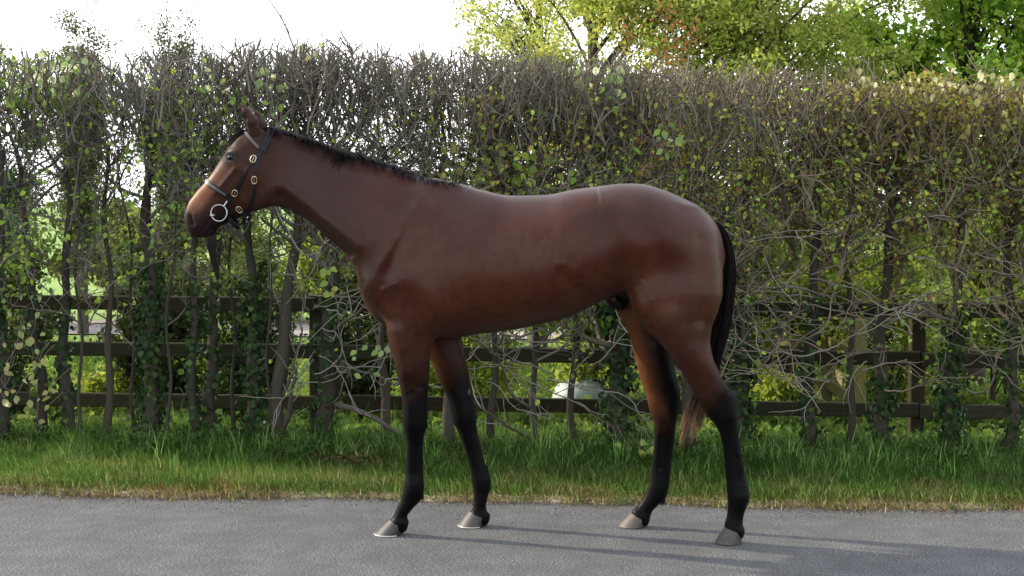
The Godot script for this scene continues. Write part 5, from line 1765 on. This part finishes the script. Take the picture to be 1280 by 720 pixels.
func build_background() -> void:
	var fine := clump_mesh(M.leaf, 16, 0.13, 0.06, 41, 0.2)
	var broad := clump_mesh(M.leaf, 12, 0.15, 0.1, 42, 0.1)
	var tiny := clump_mesh(M.leaf, 9, 0.12, 0.045, 43, 0.6)
	var sp := [Color(0.46, 0.5, 0.12), Color(0.52, 0.52, 0.17), Color(0.34, 0.4, 0.1)]
	var gr := [Color(0.26, 0.42, 0.06), Color(0.32, 0.47, 0.07), Color(0.19, 0.32, 0.05)]
	var bark := Color(0.075, 0.064, 0.05)
	# trees whose crowns rise over the hedge at right
	tree("spring_tree", "tree", "lime-green spring tree with fine leaves rising behind the hedge above the horse's back", Vector3(0.75, -0.3, -14.6), 5.6, 3.4, Vector3(1.6, 2.0, 1.5), 56, 4700, fine, sp, 0.8, bark, 61)
	tree("spring_tree", "tree", "pale green tree with a dark slanting bough, above the hedge right of the rump", Vector3(2.4, -0.3, -14.2), 5.8, 3.3, Vector3(1.4, 2.0, 1.5), 50, 3000, fine, [Color(0.4, 0.48, 0.1), Color(0.46, 0.5, 0.14), Color(0.3, 0.37, 0.08)], 0.85, bark, 62)
	tree("maple_tree", "tree", "deep green broad-leaved tree above the hedge at the top right corner", Vector3(4.3, -0.3, -14.8), 6.4, 3.7, Vector3(1.7, 2.3, 1.7), 46, 2900, broad, gr, 0.95, Color(0.045, 0.038, 0.03), 63)
	tree("dark_tree", "tree", "sparse dark-twigged tree at the left end of the trees behind the hedge", Vector3(-0.15, -0.3, -16.5), 5.6, 3.6, Vector3(0.95, 1.8, 1.0), 40, 900, tiny, [Color(0.07, 0.1, 0.03), Color(0.1, 0.13, 0.035)], 1.0, Color(0.06, 0.052, 0.05), 64)
	tree("copper_shrub", "shrub", "young shrub with copper-red leaves rising above the hedge over the rump", Vector3(1.02, -0.3, -11.7), 3.5, 2.75, Vector3(0.32, 0.75, 0.3), 22, 260, tiny, [Color(0.26, 0.09, 0.045), Color(0.3, 0.13, 0.07), Color(0.17, 0.12, 0.05)], 0.85, Color(0.1, 0.075, 0.055), 65, "", 0.018, 0.8)
	# tall wispy trees far behind at left
	tree("wispy_tree", "tree", "taller wispy young tree against the white sky, further left of the two", Vector3(-6.55, -0.3, -20), 5.1, 3.5, Vector3(0.5, 1.5, 0.5), 60, 4200, tiny, [Color(0.11, 0.13, 0.05), Color(0.09, 0.1, 0.045)], 1.0, Color(0.06, 0.055, 0.045), 66, "", 0.09, 1.5)
	tree("wispy_tree", "tree", "wispy young tree against the white sky, nearer the horse's head", Vector3(-5.25, -0.3, -20), 5.0, 3.45, Vector3(0.55, 1.5, 0.5), 60, 4200, tiny, [Color(0.1, 0.12, 0.05), Color(0.085, 0.095, 0.045)], 1.0, Color(0.06, 0.055, 0.045), 67, "", 0.09, 1.5)
	# one long bare shoot above the hedge
	rng.seed = 71
	var sh := MB.new()
	var l := wander(Vector3(0, 0, 0), Vector3(0.02, 1, 0), 0.62, 9, 0.12, Vector3(-0.05, 0.05, 0))
	sh.tube(l, radii(0.0075, 0.003, l.size()), 4, Color(0.08, 0.11, 0.09), Color(0.16, 0.12, 0.09))
	for i in 7:
		var q := wander(along(l, rf(0.2, 0.9)), Vector3(rf(-0.6, 0.6), 1, 0).normalized(), rf(0.04, 0.12), 3, 0.2, Vector3.ZERO)
		sh.tube(q, radii(0.0035, 0.002, q.size()), 3, Color(0.08, 0.11, 0.09), Color(0.16, 0.12, 0.09))
	tag(top("bare_shoot", sh.mesh(M.twig), Vector3(-1.46, 2.3, -9.3)), "single long bare shoot standing up above the hedge top behind the poll", "shoot")
	# shrubs in and beyond the meadow
	var sc := [Color(0.3, 0.38, 0.06), Color(0.37, 0.42, 0.08), Color(0.22, 0.3, 0.05)]
	var bl := [Color(0.090, 0.153, 0.081), Color(0.126, 0.198, 0.090), Color(0.072, 0.126, 0.063)]
	var ol := [Color(0.180, 0.216, 0.063), Color(0.234, 0.234, 0.072), Color(0.135, 0.180, 0.054)]
	var dk := [Color(0.075, 0.1, 0.035), Color(0.1, 0.125, 0.045), Color(0.05, 0.07, 0.03)]
	var rows := [
		["bluish evergreen shrub beyond the meadow at the left edge", -8.4, -21.5, 3.1, 1.15, bl, 1900], ["dark green round bush beyond the track, second from left", -6.6, -22.5, 2.3, 1.1, ol, 1500],
		["olive bush beyond the track seen between the left trunks", -5.1, -23.0, 2.2, 1.05, ol, 1500], ["mid green bush beyond the track behind the horse's muzzle", -3.7, -22.5, 2.1, 1.0, sc, 1500],
		["bluish green bush beyond the track behind the horse's throat", -2.3, -23.0, 2.2, 1.0, bl, 1500], ["yellow-green bush beyond the track in front of the chest", -0.9, -22.8, 2.3, 1.1, sc, 1500],
		["small lime bush in the meadow just behind the fence, below the muzzle", -2.75, -12.3, 0.95, 0.34, sc, 330], ["small yellow-green bush in the meadow left of the darkest trunk", -3.35, -12.0, 0.9, 0.36, sc, 330],
		["leafy shrub behind the hedge above the horse's withers", -0.55, -12.0, 2.15, 0.6, sc, 1000], ["leafy shrub behind the hedge above the middle of the back", 0.45, -12.4, 2.35, 0.7, sc, 1200],
		["leafy shrub behind the hedge above the rump", 1.35, -12.0, 2.3, 0.65, ol, 1150], ["bright leafy shrub behind the hedge right of the tail", 2.15, -12.8, 2.3, 0.7, sc, 1200],
		["leafy shrub behind the hedge beyond the pale fence board", 3.05, -12.4, 2.2, 0.65, sc, 1150], ["bright leafy shrub behind the hedge at the right edge", 3.95, -12.8, 2.3, 0.7, sc, 1200],
		["dull dark green shrub close behind the fence at the left edge", -4.35, -11.6, 1.75, 0.6, dk, 800], ["dull dark green shrub close behind the fence left of the darkest trunk", -3.15, -11.8, 1.6, 0.5, dk, 620],
		["dull dark green shrub close behind the fence below the muzzle", -2.35, -11.9, 1.55, 0.5, dk, 620], ["dull dark green shrub close behind the fence below the throat", -1.45, -12.0, 1.5, 0.45, dk, 520],
		["dark bush beyond the meadow hidden behind the horse's body", 0.9, -20.0, 2.4, 1.2, ol, 1500], ["dark bush beyond the meadow at the right", 5.6, -19.5, 2.6, 1.3, ol, 1500], ["dark bush beyond the meadow behind the side fence", 3.3, -19.0, 2.3, 1.2, ol, 1500],
	]
	for i in rows.size():
		var r: Array = rows[i]
		tree("green_shrub", "shrub", r[0], Vector3(r[1], -0.32, r[2]), r[3], r[3] * 0.52, Vector3(r[4], r[3] * 0.5, r[4]), 30, r[6], fine if i % 2 == 0 else broad, r[5], 0.75 if r[4] < 0.9 else 1.2, bark, 80 + i, "shrubs beyond the fence", 0.03)


func _ready() -> void:
	var cam := Camera3D.new()
	cam.name = "camera"
	cam.position = Vector3(0.3, 1.5, 0)
	cam.rotation_order = EULER_ORDER_YXZ
	cam.rotation = Vector3(deg_to_rad(-3.13), deg_to_rad(2.5), deg_to_rad(0.45))
	cam.fov = rad_to_deg(2.0 * atan(360.0 / 1830.0))
	cam.near = 0.05
	cam.far = 2500.0
	add_child(cam)
	cam.current = true
	var we := WorldEnvironment.new()
	we.name = "world_environment"
	var e := Environment.new()
	e.background_mode = Environment.BG_SKY
	var sky := ProceduralSkyMaterial.new()
	sky.sky_top_color = Color(0.86, 0.89, 0.94)
	sky.sky_horizon_color = Color(1.0, 1.0, 1.0)
	sky.sky_curve = 0.15
	sky.ground_bottom_color = Color(0.3, 0.3, 0.28)
	sky.ground_horizon_color = Color(0.5, 0.5, 0.48)
	sky.sky_energy_multiplier = 1.15
	e.sky = Sky.new()
	e.sky.sky_material = sky
	e.tonemap_mode = Environment.TONE_MAPPER_LINEAR
	e.tonemap_exposure = 2.15
	e.sdfgi_enabled = true
	e.ssao_enabled = true
	e.ssil_enabled = true
	we.environment = e
	add_child(we)
	var sun := DirectionalLight3D.new()
	sun.name = "sun"
	sun.light_color = Color(1.0, 0.95, 0.86)
	sun.light_energy = 1.25
	sun.light_angular_distance = 1.2
	sun.shadow_enabled = true
	sun.sky_mode = DirectionalLight3D.SKY_MODE_LIGHT_ONLY
	add_child(sun)
	sun.look_at_from_position(Vector3(-1.33, 0.72, -0.36), Vector3.ZERO, Vector3.UP)
	materials()
	M.stone_v = mat(Color.WHITE, 0.9, true, 0.3)
	build_ground()
	var t0 := Time.get_ticks_msec()
	build_fence()
	build_hedge()
	print("hedge ", Time.get_ticks_msec() - t0)
	build_background()
	print("background ", Time.get_ticks_msec() - t0)
	build_grass()
	print("grass ", Time.get_ticks_msec() - t0)
	var at := build_horse()
	print("horse ", Time.get_ticks_msec() - t0)
	build_bridle(at)
	print("bridle ", Time.get_ticks_msec() - t0)
